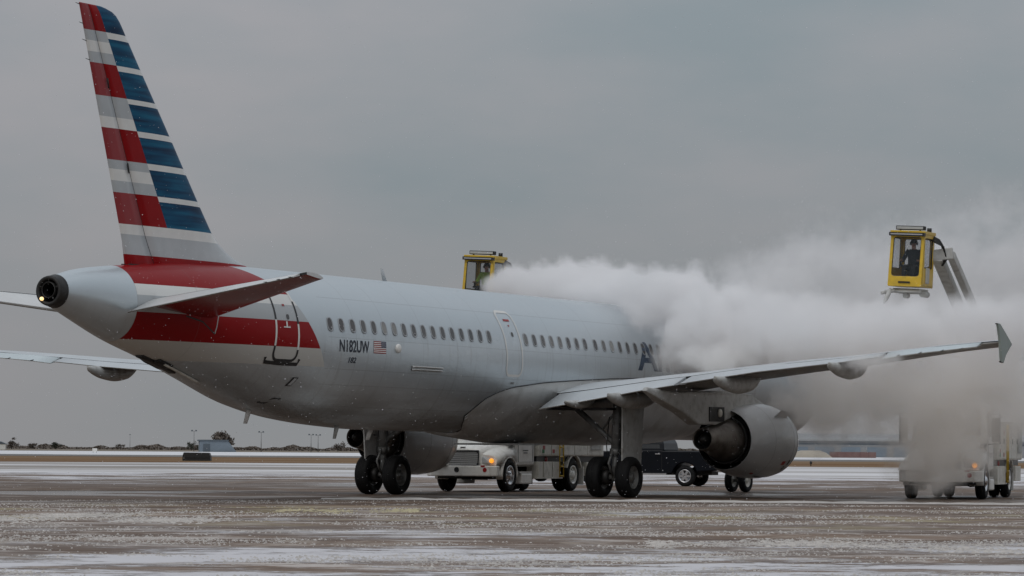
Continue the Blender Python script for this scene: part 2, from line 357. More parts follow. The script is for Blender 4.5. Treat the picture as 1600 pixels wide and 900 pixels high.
# crumbs of slush and salt strewn over the apron
def crumbs(n, seed):
    r = np.random.default_rng(seed); y = 30 + 68 * r.random(n) ** 1.25; x = (r.random(n) - .5) * 2 * (6 + y * .17)
    f = np.sin(x * .55 + 1.7 * np.sin(y * .31)) + np.sin(y * .83 + 1.3 * np.sin(x * .37 + 2)) + .8 * np.sin(x * 1.9 - y * 1.1) + .6 * np.sin(x * 3.1 + y * 2.3 + 1)
    k = f > r.normal(.7, .6, n); x, y = x[k], y[k]; m = len(x)
    s = (.004 + .017 * r.random(m) ** 3) * r.uniform(.8, 1.3, m); h = s * r.uniform(.5, 1.3, m); a = r.uniform(0, 6.28, m)
    V = np.zeros((m, 4, 3))
    for i in range(3): V[:, i, 0] = x + s * 1.4 * np.cos(a + i * 2.1); V[:, i, 1] = y + s * np.sin(a + i * 2.1); V[:, i, 2] = .001
    V[:, 3, 0] = x + s * r.uniform(-.3, .3, m); V[:, 3, 1] = y; V[:, 3, 2] = h
    F = (np.array([(0, 1, 3), (1, 2, 3), (2, 0, 3)])[None] + 4 * np.arange(m)[:, None, None]).reshape(-1, 3)
    me = bpy.data.meshes.new('slush_crumbs'); me.vertices.add(4 * m); me.vertices.foreach_set('co', V.ravel()); me.loops.add(F.size); me.loops.foreach_set('vertex_index', F.ravel().astype(np.int32)); me.polygons.add(len(F)); me.polygons.foreach_set('loop_start', np.arange(0, F.size, 3, dtype=np.int32)); me.update(calc_edges=True)
    me.materials.append(M['slush']); o = bpy.data.objects.new('slush_crumbs', me); COL.objects.link(o); return tag(o, 'pale crumbs of slush strewn over the near apron', 'slush', kind='stuff')
crumbs(330000, 5)

# ------------------------------------------------------------------ background
M['bark'] = mat('bark', (.05, .04, .032), .9, var=.3)
M['twig'] = mat('bare_twigs', (.12, .10, .085), .9, var=.4, scale=.4)
M['evergreen'] = mat('dull_evergreen', (.04, .045, .03), .9, var=.4, scale=.4)
M['shed'] = mat('shed_blue_grey_cladding', (.17, .21, .25), .5, var=.1, scale=.3)
M['shed_dark'] = mat('shed_dark_trim', (.08, .1, .12), .6)
M['hangar'] = mat('hangar_grey_cladding', (.24, .245, .25), .6, var=.08, scale=.05)
M['brickred'] = mat('red_brown_wall', (.19, .11, .10), .8, var=.12, scale=.1)
M['sand'] = mat('sand_heap', (.38, .34, .28), .9, var=.12, scale=.3)
M['pole'] = mat('galvanised_pole', (.22, .22, .22), .5, metal=.4)
def leaf_cloud(mb, c, r, n, size, mi=0, seed=0):
    rr = np.random.default_rng(seed); k = 0
    cl = [(rr.normal(size=3) * np.array(r) * .45, rr.uniform(.3, .6)) for _ in range(14)]
    while k < n:
        q, s = cl[rr.integers(len(cl))]; p = q + rr.normal(size=3) * np.array(r) * s * .42
        if p[2] < -r[2]: continue
        p = p + np.array(c); a = rr.normal(size=3); a /= np.linalg.norm(a); e = np.cross(a, rr.normal(size=3)); e /= np.linalg.norm(e); z = size * rr.uniform(.5, 1.3)
        mb.add([p - a * z, p + e * z * .45, p + a * z, p - e * z * .45], [(0, 1, 2, 3)], mi, False); k += 1
def far_tree(px, d, width, height, leafm, label, n=700, trunk=.3):
    p = W(px, 700, d); t = empty('tree', (p.x, d, 0)); tag(t, label, 'tree', 'far trees and bushes on the horizon')
    tr = MB(); tr.cyl((0, 0, 0), (0, 0, height * .5), width * .03 + .04, width * .015 + .02, 8)
    for k in range(7):
        a = k * 2.4; z0 = height * (.15 + .05 * k); tr.cyl((0, 0, z0), (math.cos(a) * width * .36, math.sin(a) * width * .36, z0 + height * .36), width * .014 + .02, .015, 5)
    tr.build('trunk', 'bark', t)
    lf = MB(); leaf_cloud(lf, (0, 0, height * .58), (width * .5, width * .5, height * .42), n, width * .07, 0, int(px)); lf.build('crown', leafm, t, fix=False)
far_tree(18, 1400, 4.4, 3.4, 'twig', 'round bare bush nearest the left edge of the horizon')
far_tree(50, 1420, 3.8, 2.7, 'twig', 'low bare bush second from the left on the horizon')
far_tree(87, 1380, 3.6, 2.8, 'evergreen', 'dark rounded evergreen bush third from the left on the horizon')
far_tree(188, 1450, 3.4, 2.3, 'twig', 'sparse low bare tree standing out of the far hedge', 420)
far_tree(299, 1320, 3.2, 3.2, 'evergreen', 'dark bush just left of the blue grey shed')
far_tree(346, 1250, 8.5, 6.2, 'twig', 'wide bare tree rising behind the blue grey shed', 1500)
far_tree(528, 1380, 4.6, 3.4, 'twig', 'bare bush on the horizon close to the left pair of main wheels', 700)
hb = MB()
for k in range(30000):
    px = random.uniform(-60, 1700); d = random.uniform(1480, 1560); p = W(px, 700, d)
    h = 1.15 + .4 * math.sin(px * .031) + .5 * math.sin(px * .083 + 1) + .3 * math.sin(px * .21)
    if px < 60: h *= .8
    z = random.random() ** .8 * max(.7, h); s = random.uniform(.15, .5); a = random.uniform(0, 6.28)
    hb.add([(p.x - s, d, z), (p.x, d + s * math.sin(a), z - s * .7), (p.x + s, d, z + random.uniform(-.2, .2)), (p.x, d - s * math.sin(a), z + s * .7)], [(0, 1, 2, 3)], 0, False)
tag(hb.build('treeline', 'twig', fix=False), 'low brown hedge along the far horizon', 'treeline', kind='stuff')
# blue grey shed
p = W(337, 700, 1000); t = empty('shed', (p.x, 1000, 0), R(8)); tag(t, 'small blue grey metal shed on the left horizon', 'shed')
MB().prism([(-4.4, 0), (5.4, 0), (3.1, 2.9), (-4.4, 2.9)], -3, 3, 0, 1).build('wall', 'shed', t)
MB().prism([(-4.8, 2.9), (3.3, 2.9), (3.2, 3.25), (-4.7, 3.25)], -3.3, 3.3, 0, 1).build('roof', 'shed_dark', t)
MB().box((-2.6, -3.06, 1.1), (1.8, .1, 2.1)).build('door', 'shed_dark', t)
# white hut at the left edge
p = W(1, 700, 1180); t = empty('hut', (p.x, 1180, 0)); tag(t, 'tiny white hut at the left end of the horizon', 'hut')
MB().box((0, 0, .9), (3.2, 3, 1.8)).build('wall', 'white', t); MB().prism([(-1.9, 1.8), (1.9, 1.8), (0, 2.6)], -1.7, 1.7, 0, 1).build('roof', 'shed_dark', t)
def light_pole(px, d, h, label, heads=2):
    p = W(px, 700, d); t = empty('light_pole', (p.x, d, 0)); tag(t, label, 'light pole', 'floodlight poles on the horizon')
    MB().cyl((0, 0, 0), (0, 0, h), .11, .07, 8).build('pole', 'pole', t)
    MB().cyl((-.6, 0, h), (.6, 0, h), .05, n=6).build('crossbar', 'pole', t)
    for i in range(heads):
        x = (-.55, .55)[i] if heads == 2 else 0
        MB().box((x, -.1, h + .12), (.5, .35, .38), taper=(.7, .7)).build('lamp_head', 'shed_dark', t)
light_pole(303, 1020, 5.6, 'twin headed light pole rising just left of the blue grey shed')
light_pole(408, 1020, 5.4, 'twin headed light pole right of the blue grey shed')
light_pole(486, 1060, 4.9, 'left one of the close pair of light poles near the main wheels')
light_pole(497, 1080, 4.9, 'right one of the close pair of light poles near the main wheels')
light_pole(203, 1900, 7.2, 'faint very distant light pole above the hedge', 1)
# runway sign by the far field
p = W(148, 705, 720); t = empty('runway_sign', (p.x, 720, 0)); tag(t, 'tiny white runway sign on the snow field at left', 'sign')
MB().box((0, 0, .62), (.9, .2, .6)).build('panel', 'white', t); MB().cyl((-.3, 0, 0), (-.3, 0, .4), .04, n=6).build('post', 'pole', t); MB().cyl((.3, 0, 0), (.3, 0, .4), .04, n=6).build('post', 'pole', t)
# black low cover on the grass
p = W(308, 713, 362); t = empty('equipment_cover', (p.x, 362, 0)); tag(t, 'low black box shaped cover standing on the brown grass', 'cover')
MB().prism([(-1.36, 0), (1.36, 0), (1.33, .5), (1.2, .8), (-1.24, .82), (-1.34, .5)], -.8, .8, 0, 1).build('shell', 'black', t, bevel=.05)
MB().box((0, -.83, .32), (2.5, .04, .06)).build('rib', 'chassis', t)
MB().cyl((-1.2, -.85, .3), (-1.2, -.8, .3), .09, n=10).build('fitting', 'rim', t)
# right background: hangar, heap, wall, marker
p = W(1330, 700, 900); t = empty('hangar', (p.x, 900, 0), R(-2)); tag(t, 'long low grey hangar in the right background', 'hangar')
MB().box((14, 0, 1.9), (62, 18, 3.8)).build('wall', 'hangar', t)
MB().prism([(-9.6, 3.8), (9.6, 3.8), (9.4, 4.2), (0, 5.6), (-9.4, 4.2)], -17.4, 45.4, 0, 0).build('roof', 'hangar', t)
MB().box((14, -9.06, 3.1), (61, .1, .28)).build('gutter', 'shed_dark', t)
for k in range(9): MB().box((-13 + k * 6.2, -9.05, 1.25), (4.6, .12, 2.3)).build('door', 'shed', t)
p = W(1266, 700, 800); 
hp = MB(); rings = []
for u, h in ((-5, .02), (-4, .9), (-2, 1.45), (2, 1.5), (3.4, 1.1), (4.6, .02)):
    rings.append([(u, math.cos(a) * 2.2, max(0, math.sin(a)) * h + (.1 * math.sin(u * 3 + a * 4) if 0 < a < 3.1 else 0)) for a in np.linspace(0, math.pi, 10)])
hp.loft(rings, 0, closed=False, caps=False); tag(hp.build('sand_heap', 'sand', loc=(p.x, 800, 0)), 'low pale sand coloured heap beside the red brown wall', 'heap')
p = W(1333, 700, 800); t = empty('barrier_wall', (p.x, 800, 0)); tag(t, 'low red brown wall before the grey hangar', 'wall')
for k in range(6): MB().box((-4.2 + k * 1.65, 0, .62), (1.62, .5, 1.24)).build('panel', 'brickred', t)
p = W(1267, 728, 345); t = empty('marker_post', (p.x, 345, 0)); tag(t, 'small dark marker post on the brown grass at right', 'marker')
MB().cyl((0, 0, 0), (0, 0, .22), .05, n=8).build('stem', 'chassis', t); MB().lathe([(0, .1), (.12, .12), (.22, .08), (.26, .0)], (0, 0, .2), (0, 0, 1), 10).build('cap', 'chassis', t)
#PART3
# ------------------------------------------------------------------ aircraft
TX, TY, PSI, AP = -.4068, 109.0378, .4872, .0083
plane = empty('airliner', (TX, TY, 0), -PSI)
tag(plane, 'silver twin engine airliner with red, white and blue striped tail', 'airliner')
ca, sa = math.cos(AP), math.sin(AP)
def B(s, y, z):
    """body station s (m aft of nose), y starboard, z up -> local coordinates of the airliner, nose slightly down"""
    fw = 21.97 - s
    return (y, fw * ca + z * sa, z * ca - fw * sa)
ft = pchip([[0, 3.2], [1, 4.2], [2.5, 5.0], [4.5, 5.76], [6.5, 5.882], [33, 5.882], [36, 5.88], [39, 5.82], [41.5, 5.63], [43.5, 5.42], [44.51, 5.19]])
fb = pchip([[0, 3.1], [.6, 2.5], [2, 2.0], [4, 1.84], [6, 1.791], [30, 1.791], [32, 1.85], [34, 1.98], [36, 2.26], [38, 2.77], [40, 3.29], [42, 3.74], [43.5, 4.18], [44.51, 4.50]])
fa = pchip([[0, .02], [.3, .55], [1, 1.0], [2, 1.4], [3.5, 1.75], [5, 1.92], [6.5, 1.975], [31, 1.975], [33, 1.945], [35, 1.83], [37, 1.62], [39, 1.33], [41, .98], [43, .62], [44.1, .42], [44.51, .36]])
def ring(s, n, grow=0.):
    zt, zb, a = ft(s), fb(s), fa(s); zc, h = (zt + zb) / 2, (zt - zb) / 2
    return [(s, (a + grow) * math.sin(2 * math.pi * i / n), zc + (h + grow) * math.cos(2 * math.pi * i / n)) for i in range(n)]
def surf(s, z, off=.004):
    """point on the starboard skin at station s and height z, off metres proud"""
    zt, zb, a = ft(s), fb(s), fa(s); zc, h = (zt + zb) / 2, (zt - zb) / 2
    k = max(-.999, min(.999, (z - zc) / h)); y = a * math.sqrt(1 - k * k)
    n = Vector((y / a / a, (z - zc) / h / h)).normalized()
    return (s, y + n.x * off, z + n.y * off)
def paint_material():
    m, t, b = node_mat('fuselage_paint'); g = N(t)
    uv = g.n('ShaderNodeUVMap', uv_map='sz').outputs[0]; sp = g.n('ShaderNodeSeparateXYZ'); t.links.new(uv, sp.inputs[0]); S, Z = sp.outputs[0], sp.outputs[1]
    P = g.n('ShaderNodeTexCoord').outputs['Object']
    base = (.51, .56, .59, 1)
    dirtn = g.noise(g.mapv(P, (1.2, .22, 1.6)), 1., 9, .62)
    low = g.m('MULTIPLY', g.step(Z, 3.5, 1.9), g.step(dirtn, .30, .62))          # road grime and fluid stains, deepened so the belly's shade is painted in too
    col = g.mix(g.m('MULTIPLY', low, .62), g.mix(g.noise(P, .5, 5), base, (.55, .60, .625, 1)), (.15, .125, .10, 1))
    runs = g.step(g.noise(g.mapv(P, (.2, 5., .35)), 1., 6, .7), .52, .72)                       # faint vertical runs of fluid and dirt
    col = g.mix(g.m('MULTIPLY', g.m('MULTIPLY', runs, g.step(Z, 5.0, 3.6)), .30), col, (.22, .205, .19, 1))
    spat = g.step(g.noise(P, 26., 2, .5), .70, .76)                               # specks of slush
    col = g.mix(g.m('MULTIPLY', g.m('MULTIPLY', spat, g.step(Z, 4.6, 2.4)), .5), col, (.6, .59, .57, 1))
    zz = g.m('DIVIDE', g.m('SUBTRACT', Z, 2.), 5.)
    q = lambda z: (z - 2.) / 5.
    red, wht, gry, crm = (.25, .004, .006), (.68, .68, .66), (.42, .44, .45), (.50, .485, .45)
    st = g.ramp(zz, [(0., crm), (q(3.78), red), (q(4.45), gry), (q(4.87), wht), (q(5.14), red)], True)
    st = g.mix(g.m('MULTIPLY', low, .18), st, (.2, .17, .14, 1))
    end = g.m('ADD', g.m('MULTIPLY', Z, .72), 34.72 - 3.34 * .72)
    end = g.m('ADD', end, g.m('MULTIPLY', g.m('MAXIMUM', g.m('SUBTRACT', Z, 5.3), 0.), 1.3))
    mask = g.m('MULTIPLY', g.m('GREATER_THAN', S, end), g.m('MULTIPLY', g.m('LESS_THAN', S, 42.0), g.m('GREATER_THAN', Z, 3.335)))
    col = g.mix(mask, col, st)
    # skin joints: thin dark lines round some frames and along two stringers
    fr = None
    for s0 in (28.0, 29.9, 31.9, 39.8, 33.4, 22.3, 19.6, 26.3, 17.4):
        d = g.m('LESS_THAN', g.m('ABSOLUTE', g.m('SUBTRACT', S, s0)), .011); fr = d if fr is None else g.m('MAXIMUM', fr, d)
    for z0 in (4.115, 2.9, 5.15, 3.3, 2.35):
        d = g.m('MULTIPLY', g.m('LESS_THAN', g.m('ABSOLUTE', g.m('SUBTRACT', Z, z0)), .010), g.m('MULTIPLY', g.m('LESS_THAN', S, 34.7), g.m('GREATER_THAN', S, 8.))); fr = g.m('MAXIMUM', fr, d)
    fr = g.m('MAXIMUM', fr, g.m('LESS_THAN', g.m('ABSOLUTE', g.m('SUBTRACT', S, 42.0)), .012))
    col = g.mix(g.m('MULTIPLY', fr, .22), col, (.12, .12, .12, 1))
    t.links.new(col, b.inputs['Base Color'])
    t.links.new(g.m('MULTIPLY', g.m('SUBTRACT', 1., mask), .58), b.inputs['Metallic'])
    t.links.new(g.m('SUBTRACT', .5, g.m('MULTIPLY', mask, .35)), b.inputs['Specular IOR Level'])
    t.links.new(g.m('ADD', .25, g.m('MULTIPLY', g.noise(P, 1.5, 6), .18)), b.inputs['Roughness'])
    b.inputs['Coat Weight'].default_value = .06; b.inputs['Coat Roughness'].default_value = .15
    bp = g.n('ShaderNodeBump'); bp.inputs['Strength'].default_value = .12; bp.inputs['Distance'].default_value = .02
    wave = g.m('MULTIPLY', g.m('SINE', g.m('MULTIPLY', S, 6.2832 / .533)), g.m('SINE', g.m('MULTIPLY', Z, 6.2832 / .42)))
    t.links.new(g.m('ADD', g.m('MULTIPLY', g.noise(g.mapv(P, (1, .7, 1)), 1.3, 3), 1.), g.m('MULTIPLY', wave, .10)), bp.inputs['Height']); t.links.new(bp.outputs[0], b.inputs['Normal'])
    return m
M['fuselage'] = paint_material()
def add_uv(o, svals):
    """uv map 'sz' holding body station and height of every vertex"""
    me = o.data; uvl = me.uv_layers.new(name='sz'); ix = np.empty(len(me.loops), int); me.loops.foreach_get('vertex_index', ix)
    uvl.data.foreach_set('uv', np.array(svals, float)[ix].ravel())
n = 96; st = [0, .05, .15, .3, .5, .8, 1.2, 1.7, 2.3, 3, 3.8, 4.6, 5.5, 6.5] + list(np.arange(7, 31, .5)) + list(np.arange(31, 44.5, .2)) + [44.51]
body = MB(); pts = [p for s in st for p in ring(s, n)]
body.v = [B(*p) for p in pts]
for k in range(len(st) - 1):
    for i in range(n): body.f.append((k * n + i, (k + 1) * n + i, (k + 1) * n + (i + 1) % n, k * n + (i + 1) % n)); body.mi.append(0); body.sm.append(True)
fus = body.build('fuselage', 'fuselage', plane, fix=False); add_uv(fus, [(p[0], p[2]) for p in pts])
# tail end: exhaust ring, inner pipe and tail lamp
zc = 4.845; ax = Vector(B(44, 0, 4.8)) - Vector(B(43, 0, 4.8))
apu = MB(); apu.lathe([(-.17, .392), (-.165, .405), (-.03, .37), (.05, .365), (.11, .35), (.12, .31), (.10, .27), (-.5, .25), (-.5, .0)], B(44.51, 0, zc), ax, 32); e = apu.build('exhaust_ring', 'dark', plane)
pipe = MB(); pipe.lathe([(.10, .17), (.12, .185), (.10, .2), (-.3, .2), (-.3, .15), (.08, .15)], B(44.51, 0, zc + .02), ax, 24); pipe.build('exhaust_pipe', 'dark', e)
for k in range(5):
    a = k * math.pi / 2.5 + .3; MB().cyl(B(44.6, .2 * math.cos(a), zc + .02 + .2 * math.sin(a)), B(44.6, .29 * math.cos(a), zc + .02 + .29 * math.sin(a)), .02, n=6).build('strut', 'dark', e)
tl = MB(); tl.lathe([(0, .045), (.05, .045), (.08, .03), (.09, 0)], B(44.60, -.17, 4.655), ax, 12); tl.build('tail_lamp', 'warm_lamp', plane)
tb = MB(); tb.lathe([(-.12, .065), (.02, .065), (.03, .05)], B(44.59, -.17, 4.655), ax, 12); tb.build('lamp_housing', 'dark', plane)

# cabin windows
def oval(w, h, n=20, p=2.6):
    r = []
    for i in range(n):
        a = 2 * math.pi * i / n; c, s_ = math.cos(a), math.sin(a)
        r.append((w / 2 * math.copysign(abs(c) ** (2 / p), c), h / 2 * math.copysign(abs(s_) ** (2 / p), s_)))
    return r
def skin_frame(s, z):
    """matrix: x forward along the skin, y up along the skin, z outward"""
    p = Vector(B(*surf(s, z, 0))); fx = (Vector(B(*surf(s - .1, z, 0))) - Vector(B(*surf(s + .1, z, 0)))).normalized()
    uy = (Vector(B(*surf(s, z + .1, 0))) - Vector(B(*surf(s, z - .1, 0)))).normalized(); nz = fx.cross(uy).normalized()
    if nz.x < 0: nz = -nz
    uy = nz.cross(fx); m4 = Matrix((fx, uy, nz)).transposed().to_4x4(); m4.translation = p; return m4
wf = MB(); o1, o2, o3 = oval(.275, .385), oval(.215, .325), oval(.205, .315)
wf.loft([[(x, y, .001) for x, y in o1], [(x, y, .009) for x, y in o1], [(x, y, .010) for x, y in o2], [(x, y, .002) for x, y in o3]], 0, caps=False)
wp = MB(); wp.add([(x, y, .0035) for x, y in o3], [tuple(range(20))], 0, False)
M['wframe'] = mat('window_surround', (.33, .345, .36), .4, metal=.2)
pm, ptree, pb = node_mat('cabin_window_pane_shades'); g = N(ptree); ri = g.n('ShaderNodeObjectInfo').outputs['Random']; ptree.links.new(g.ramp(ri, [(0., (.045, .045, .048)), (.5, (.075, .072, .07)), (.78, (.12, .115, .11)), (.93, (.24, .235, .22))]), pb.inputs['Base Color']); pb.inputs['Roughness'].default_value = .12; M['pane'] = pm
win0 = wf.build('window', 'wframe', plane); pane0 = wp.build('pane', 'pane', win0, fix=False)
ws = [34.5715 - i * .533 for i in range(17)] + [23.8543 - i * .533 for i in range(8)] + [23.8543 - 8 * .533 - .14] + [23.8543 - 9.3 * .533 - i * .533 for i in range(16)]
for i, s in enumerate(ws):
    o = win0 if i == 0 else win0.copy()
    if i: COL.objects.link(o); c = pane0.copy(); COL.objects.link(c); c.parent = o
    o.matrix_local = skin_frame(s, 4.445)

# strips laid on the skin
def strip(path, wdt, off=.006, closed=False):
    """path: (s, z) list -> quad strip on the starboard skin"""
    P = [Vector(q) for q in path]; L = []; Rr = []; NN = len(P)
    for k in range(NN):
        a = P[(k - 1) % NN] if (closed or k) else P[k]; b_ = P[(k + 1) % NN] if (closed or k < NN - 1) else P[k]
        d = (b_ - a).normalized(); nn = Vector((-d.y, d.x)) * wdt / 2; L.append(P[k] + nn); Rr.append(P[k] - nn)
    vs = [B(*surf(p.x, p.y, off)) for p in L] + [B(*surf(p.x, p.y, off)) for p in Rr]
    return vs, [(k, (k + 1) % NN, NN + (k + 1) % NN, NN + k) for k in range(NN if closed else NN - 1)]
def rrect(s0, s1, z0, z1, r, step=.08):
    pts = []
    for cx, cz, a0 in ((s1 - r, z1 - r, 0), (s0 + r, z1 - r, 90), (s0 + r, z0 + r, 180), (s1 - r, z0 + r, 270)):
        for k in range(7): a = R(a0 + 15 * k); pts.append((cx + r * math.cos(a), cz + r * math.sin(a)))
    out = []
    for k, p in enumerate(pts):
        q = pts[(k + 1) % len(pts)]; d = math.hypot(q[0] - p[0], q[1] - p[1]); m_ = max(1, int(d / step))
        out += [(p[0] + (q[0] - p[0]) * j / m_, p[1] + (q[1] - p[1]) * j / m_) for j in range(m_)]
    return out
def cabin_door(s0, s1, z0, z1, two_tone, name='door'):
    d = MB(); path = rrect(s0, s1, z0, z1, .2); vs, fs = strip(path, .07, .007, True)
    for f in fs:
        z = path[f[0]][1]; mi = 0
        if two_tone: mi = 0 if (3.80 < z < 4.44 or z > 4.98) else 1
        d.add(vs, [f], mi, True)
    dd = d.build(name, ['twhite', 'black'], plane)
    k = MB(); k.add([(x * .6, y * .46, .008) for x, y in o3], [tuple(range(20))]); w_ = k.build('door_window', 'pane', dd, fix=False); w_.matrix_local = skin_frame((s0 + s1) / 2 - .06, 4.56)
    return dd
d4 = cabin_door(36.0, 36.92, 3.45, 5.33, True)
d3 = cabin_door(24.2, 25.12, 3.40, 5.20, False)
def skin_patch(s0, s1, z0, z1, off, nx=6, nz=4, shear=0.):
    vs = []; 
    for j in range(nz + 1):
        for i in range(nx + 1):
            z = z0 + (z1 - z0) * j / nz; s = s0 + (s1 - s0) * i / nx + shear * (z - z0); vs.append(B(*surf(s, z, off)))
    return vs, [(j * (nx + 1) + i, j * (nx + 1) + i + 1, (j + 1) * (nx + 1) + i + 1, (j + 1) * (nx + 1) + i) for j in range(nz) for i in range(nx)]
pl = MB(); path = [(37.16, 3.52), (37.14, 3.40), (36.6, 3.37), (35.9, 3.37), (35.86, 3.50)]; vs, fs = strip(path, .09, .012); pl.add(vs, fs); pl.build('scuff_plate', 'black', d4)
ar = MB(); vs, fs = skin_patch(36.34, 36.62, 4.28, 4.31, .009, 4, 1); ar.add(vs, fs); vs, fs = skin_patch(36.45, 36.51, 4.31, 4.44, .009, 1, 2); ar.add(vs, fs); ar.build('handle_marking', 'twhite', d4)
for s, z in ((36.47, 4.83),): mk = MB(); vs, fs = skin_patch(s - .05, s + .05, z, z + .05, .009, 1, 1); mk.add(vs, fs); mk.build('red_marking', 'redplastic', d4)
for s0, s1, z0, z1 in ((24.45, 24.8, 4.93, 4.99), (24.6, 24.66, 4.78, 4.83)): mk = MB(); vs, fs = skin_patch(s0, s1, z0, z1, .009, 2, 1); mk.add(vs, fs); mk.build('red_marking', 'redplastic', d3)
M['dimline'] = mat('dim_grey_line', (.2, .21, .21), .5)
# lettering from Blender's built-in font, laid on the skin
def lettering(text, s_left, width, z0, height, material, name, off=.006, shear=0., bold=.022):
    cu = bpy.data.curves.new('text', 'FONT'); cu.body = text; cu.shear = shear; cu.resolution_u = 4; cu.offset = bold
    to = bpy.data.objects.new('text', cu); COL.objects.link(to); bpy.context.view_layer.update()
    me = bpy.data.meshes.new_from_object(to.evaluated_get(bpy.context.evaluated_depsgraph_get())); bpy.data.objects.remove(to)
    bm = bmesh.new(); bm.from_mesh(me); bmesh.ops.subdivide_edges(bm, edges=[e for e in bm.edges if e.calc_length() > .15], cuts=3)
    bmesh.ops.triangulate(bm, faces=bm.faces)
    x0 = min(v.co.x for v in bm.verts); x1 = max(v.co.x for v in bm.verts); y0 = min(v.co.y for v in bm.verts); y1 = max(v.co.y for v in bm.verts)
    for v in bm.verts:
        u = (v.co.x - x0) / (x1 - x0); k = (v.co.y - y0) / (y1 - y0); v.co = B(*surf(s_left - u * width, z0 + k * height, off))
    bm.to_mesh(me); bm.free(); me.materials.clear(); me.materials.append(M[material]); me.name = name
    o = bpy.data.objects.new(name, me); COL.objects.link(o); o.parent = plane; return o
lettering('N182UW', 34.2, 1.42, 3.75, .32, 'ink', 'registration_lettering')
lettering('182', 33.74, .36, 3.475, .15, 'ink', 'number_lettering', shear=.2)
lettering('American', 16.75, 7.4, 3.78, .88, 'title', 'title_lettering')
# national flag, canton towards the nose
fl = MB(); s0, s1, z0, z1 = 32.56, 31.93, 3.765, 4.085; hh = (z1 - z0) / 13
for k in range(13):
    vs, fs = skin_patch(s0, s1 if k < 6 else s0 + (s1 - s0) * .6, z0 + k * hh, z0 + (k + 1) * hh, .007, 4, 1); fl.add(vs, fs, 0 if k % 2 == 0 else 1)
vs, fs = skin_patch(s0 + (s1 - s0) * .6, s1, z0 + 6 * hh, z1, .007, 3, 4); fl.add(vs, fs, 2)
M['flag_blue'] = mat('flag_blue', (.012, .02, .07), .45)
fo = fl.build('flag', ['red', 'twhite', 'flag_blue'], plane)
stb = MB()
for j in range(5):
    for i in range(6):
        s_ = s0 + (s1 - s0) * (.63 + .058 * i + .03 * (j % 2)); z_ = z0 + 6 * hh + (z1 - z0 - 6 * hh) * (.14 + .17 * j); vs, fs = skin_patch(s_ - .007, s_ + .007, z_, z_ + .013, .010, 1, 1); stb.add(vs, fs)
tag(stb.build('flag_stars', 'twhite', fo), kind='stuff')
# small fittings on the skin
c = MB(); m4 = skin_frame(31.32, 3.93); c.lathe([(0, .12), (.05, .12), (.07, .10), (.075, 0)], (0, 0, 0), (0, 0, 1), 14); o = c.build('sensor_cover', 'twhite', plane); o.matrix_local = m4
for z in (3.46, 3.385): c = MB(); vs, fs = skin_patch(30.5, 28.8, z, z + .035, .03, 8, 1); v2, _ = skin_patch(30.5, 28.8, z - .01, z + .045, .0, 8, 1); c.add(vs, fs); c.add([v2[0], v2[8], vs[8], vs[0]], [(0, 1, 2, 3)]); c.add(v2[:9] + vs[:9], [(i, i + 1, 10 + i, 9 + i) for i in range(8)]); c.add(v2[9:] + vs[9:], [(i, i + 1, 10 + i, 9 + i) for i in range(8)]); c.build('vent_strip', 'steel', plane)
c = MB(); vs, fs = skin_patch(35.92, 35.7, 2.82, 3.04, .006, 2, 3, -.5); c.add(vs, fs); o = c.build('outflow_opening', 'black', plane)
c = MB(); vs, fs = skin_patch(35.84, 35.72, 2.84, 3.02, .010, 1, 3, -.5); c.add(vs, fs); c.build('outflow_flap', 'tgrey', o)
c = MB(); vs, fs = strip([(36.15, 2.40), (35.85, 2.50), (35.6, 2.50), (35.9, 2.38)], .035, .006, True); c.add(vs, fs); c.build('hatch_outline', 'black', plane)
c = MB(); vs, fs = skin_patch(24.72, 24.5, 2.98 + .18, 3.22, .006, 2, 1); c.add(vs, fs); c.build('placard', 'dimline', plane)
def blade(s, y, z, h, chord, sweep, name, m='tgrey', thick=.05, down=False):
    k = -1 if down else 1; c = MB()
    rings = [[B(s + u * chord + sweep * f, y + v * thick * (1 - .6 * f), z + k * h * f) for u, v in ((-.5 * (1 - .45 * f), 0), (-.2, .5), (.3, .5), (.5 * (1 - .3 * f), 0), (.3, -.5), (-.2, -.5))] for f in (0, .5, 1.)]
    c.loft(rings); return c.build(name, m, plane)
blade(28.6, 0, 5.86, .36, .26, .2, 'antenna', 'tgrey', .03)
blade(35.6, .05, 2.3, .45, .3, .2, 'drain_mast', 'twhite', .06, True); blade(31.6, .3, 1.86, .34, .26, .12, 'drain_mast', 'fairing', .06, True)
blade(29.3, 0, 1.82, .3, .35, .15, 'antenna', 'twhite', .05, True)
c = MB()   # tail skid fairing and dark service panels under the tail
for s0_, s1_, w_ in ((40.7, 39.2, .14), (40.2, 39.6, .3)):
    c.loft([[B(s, y, fb(s) - dz) for y, dz in ((-w_, -.03), (-w_ * .6, .05), (w_ * .6, .05), (w_, -.03))] for s in np.linspace(s0_, s1_, 6)])
c.build('service_panel', 'dark', plane)
c = MB(); c.tube([B(s, .22, fb(s) - .02) for s in np.linspace(39.9, 38.3, 8)], .035); c.build('drain_line', 'cream', plane)
# horizontal-tail apron lines on the skin
for pa in ([(40.3, 4.42), (39.7, 4.30), (39.2, 4.02)], [(39.15, 4.46), (39.18, 4.2), (39.2, 4.02)]):
    c = MB(); vs, fs = strip(pa, .035, .006); c.add(vs, fs); c.build('apron_line', 'tgrey' if pa[0][0] < 40 else 'black', plane)

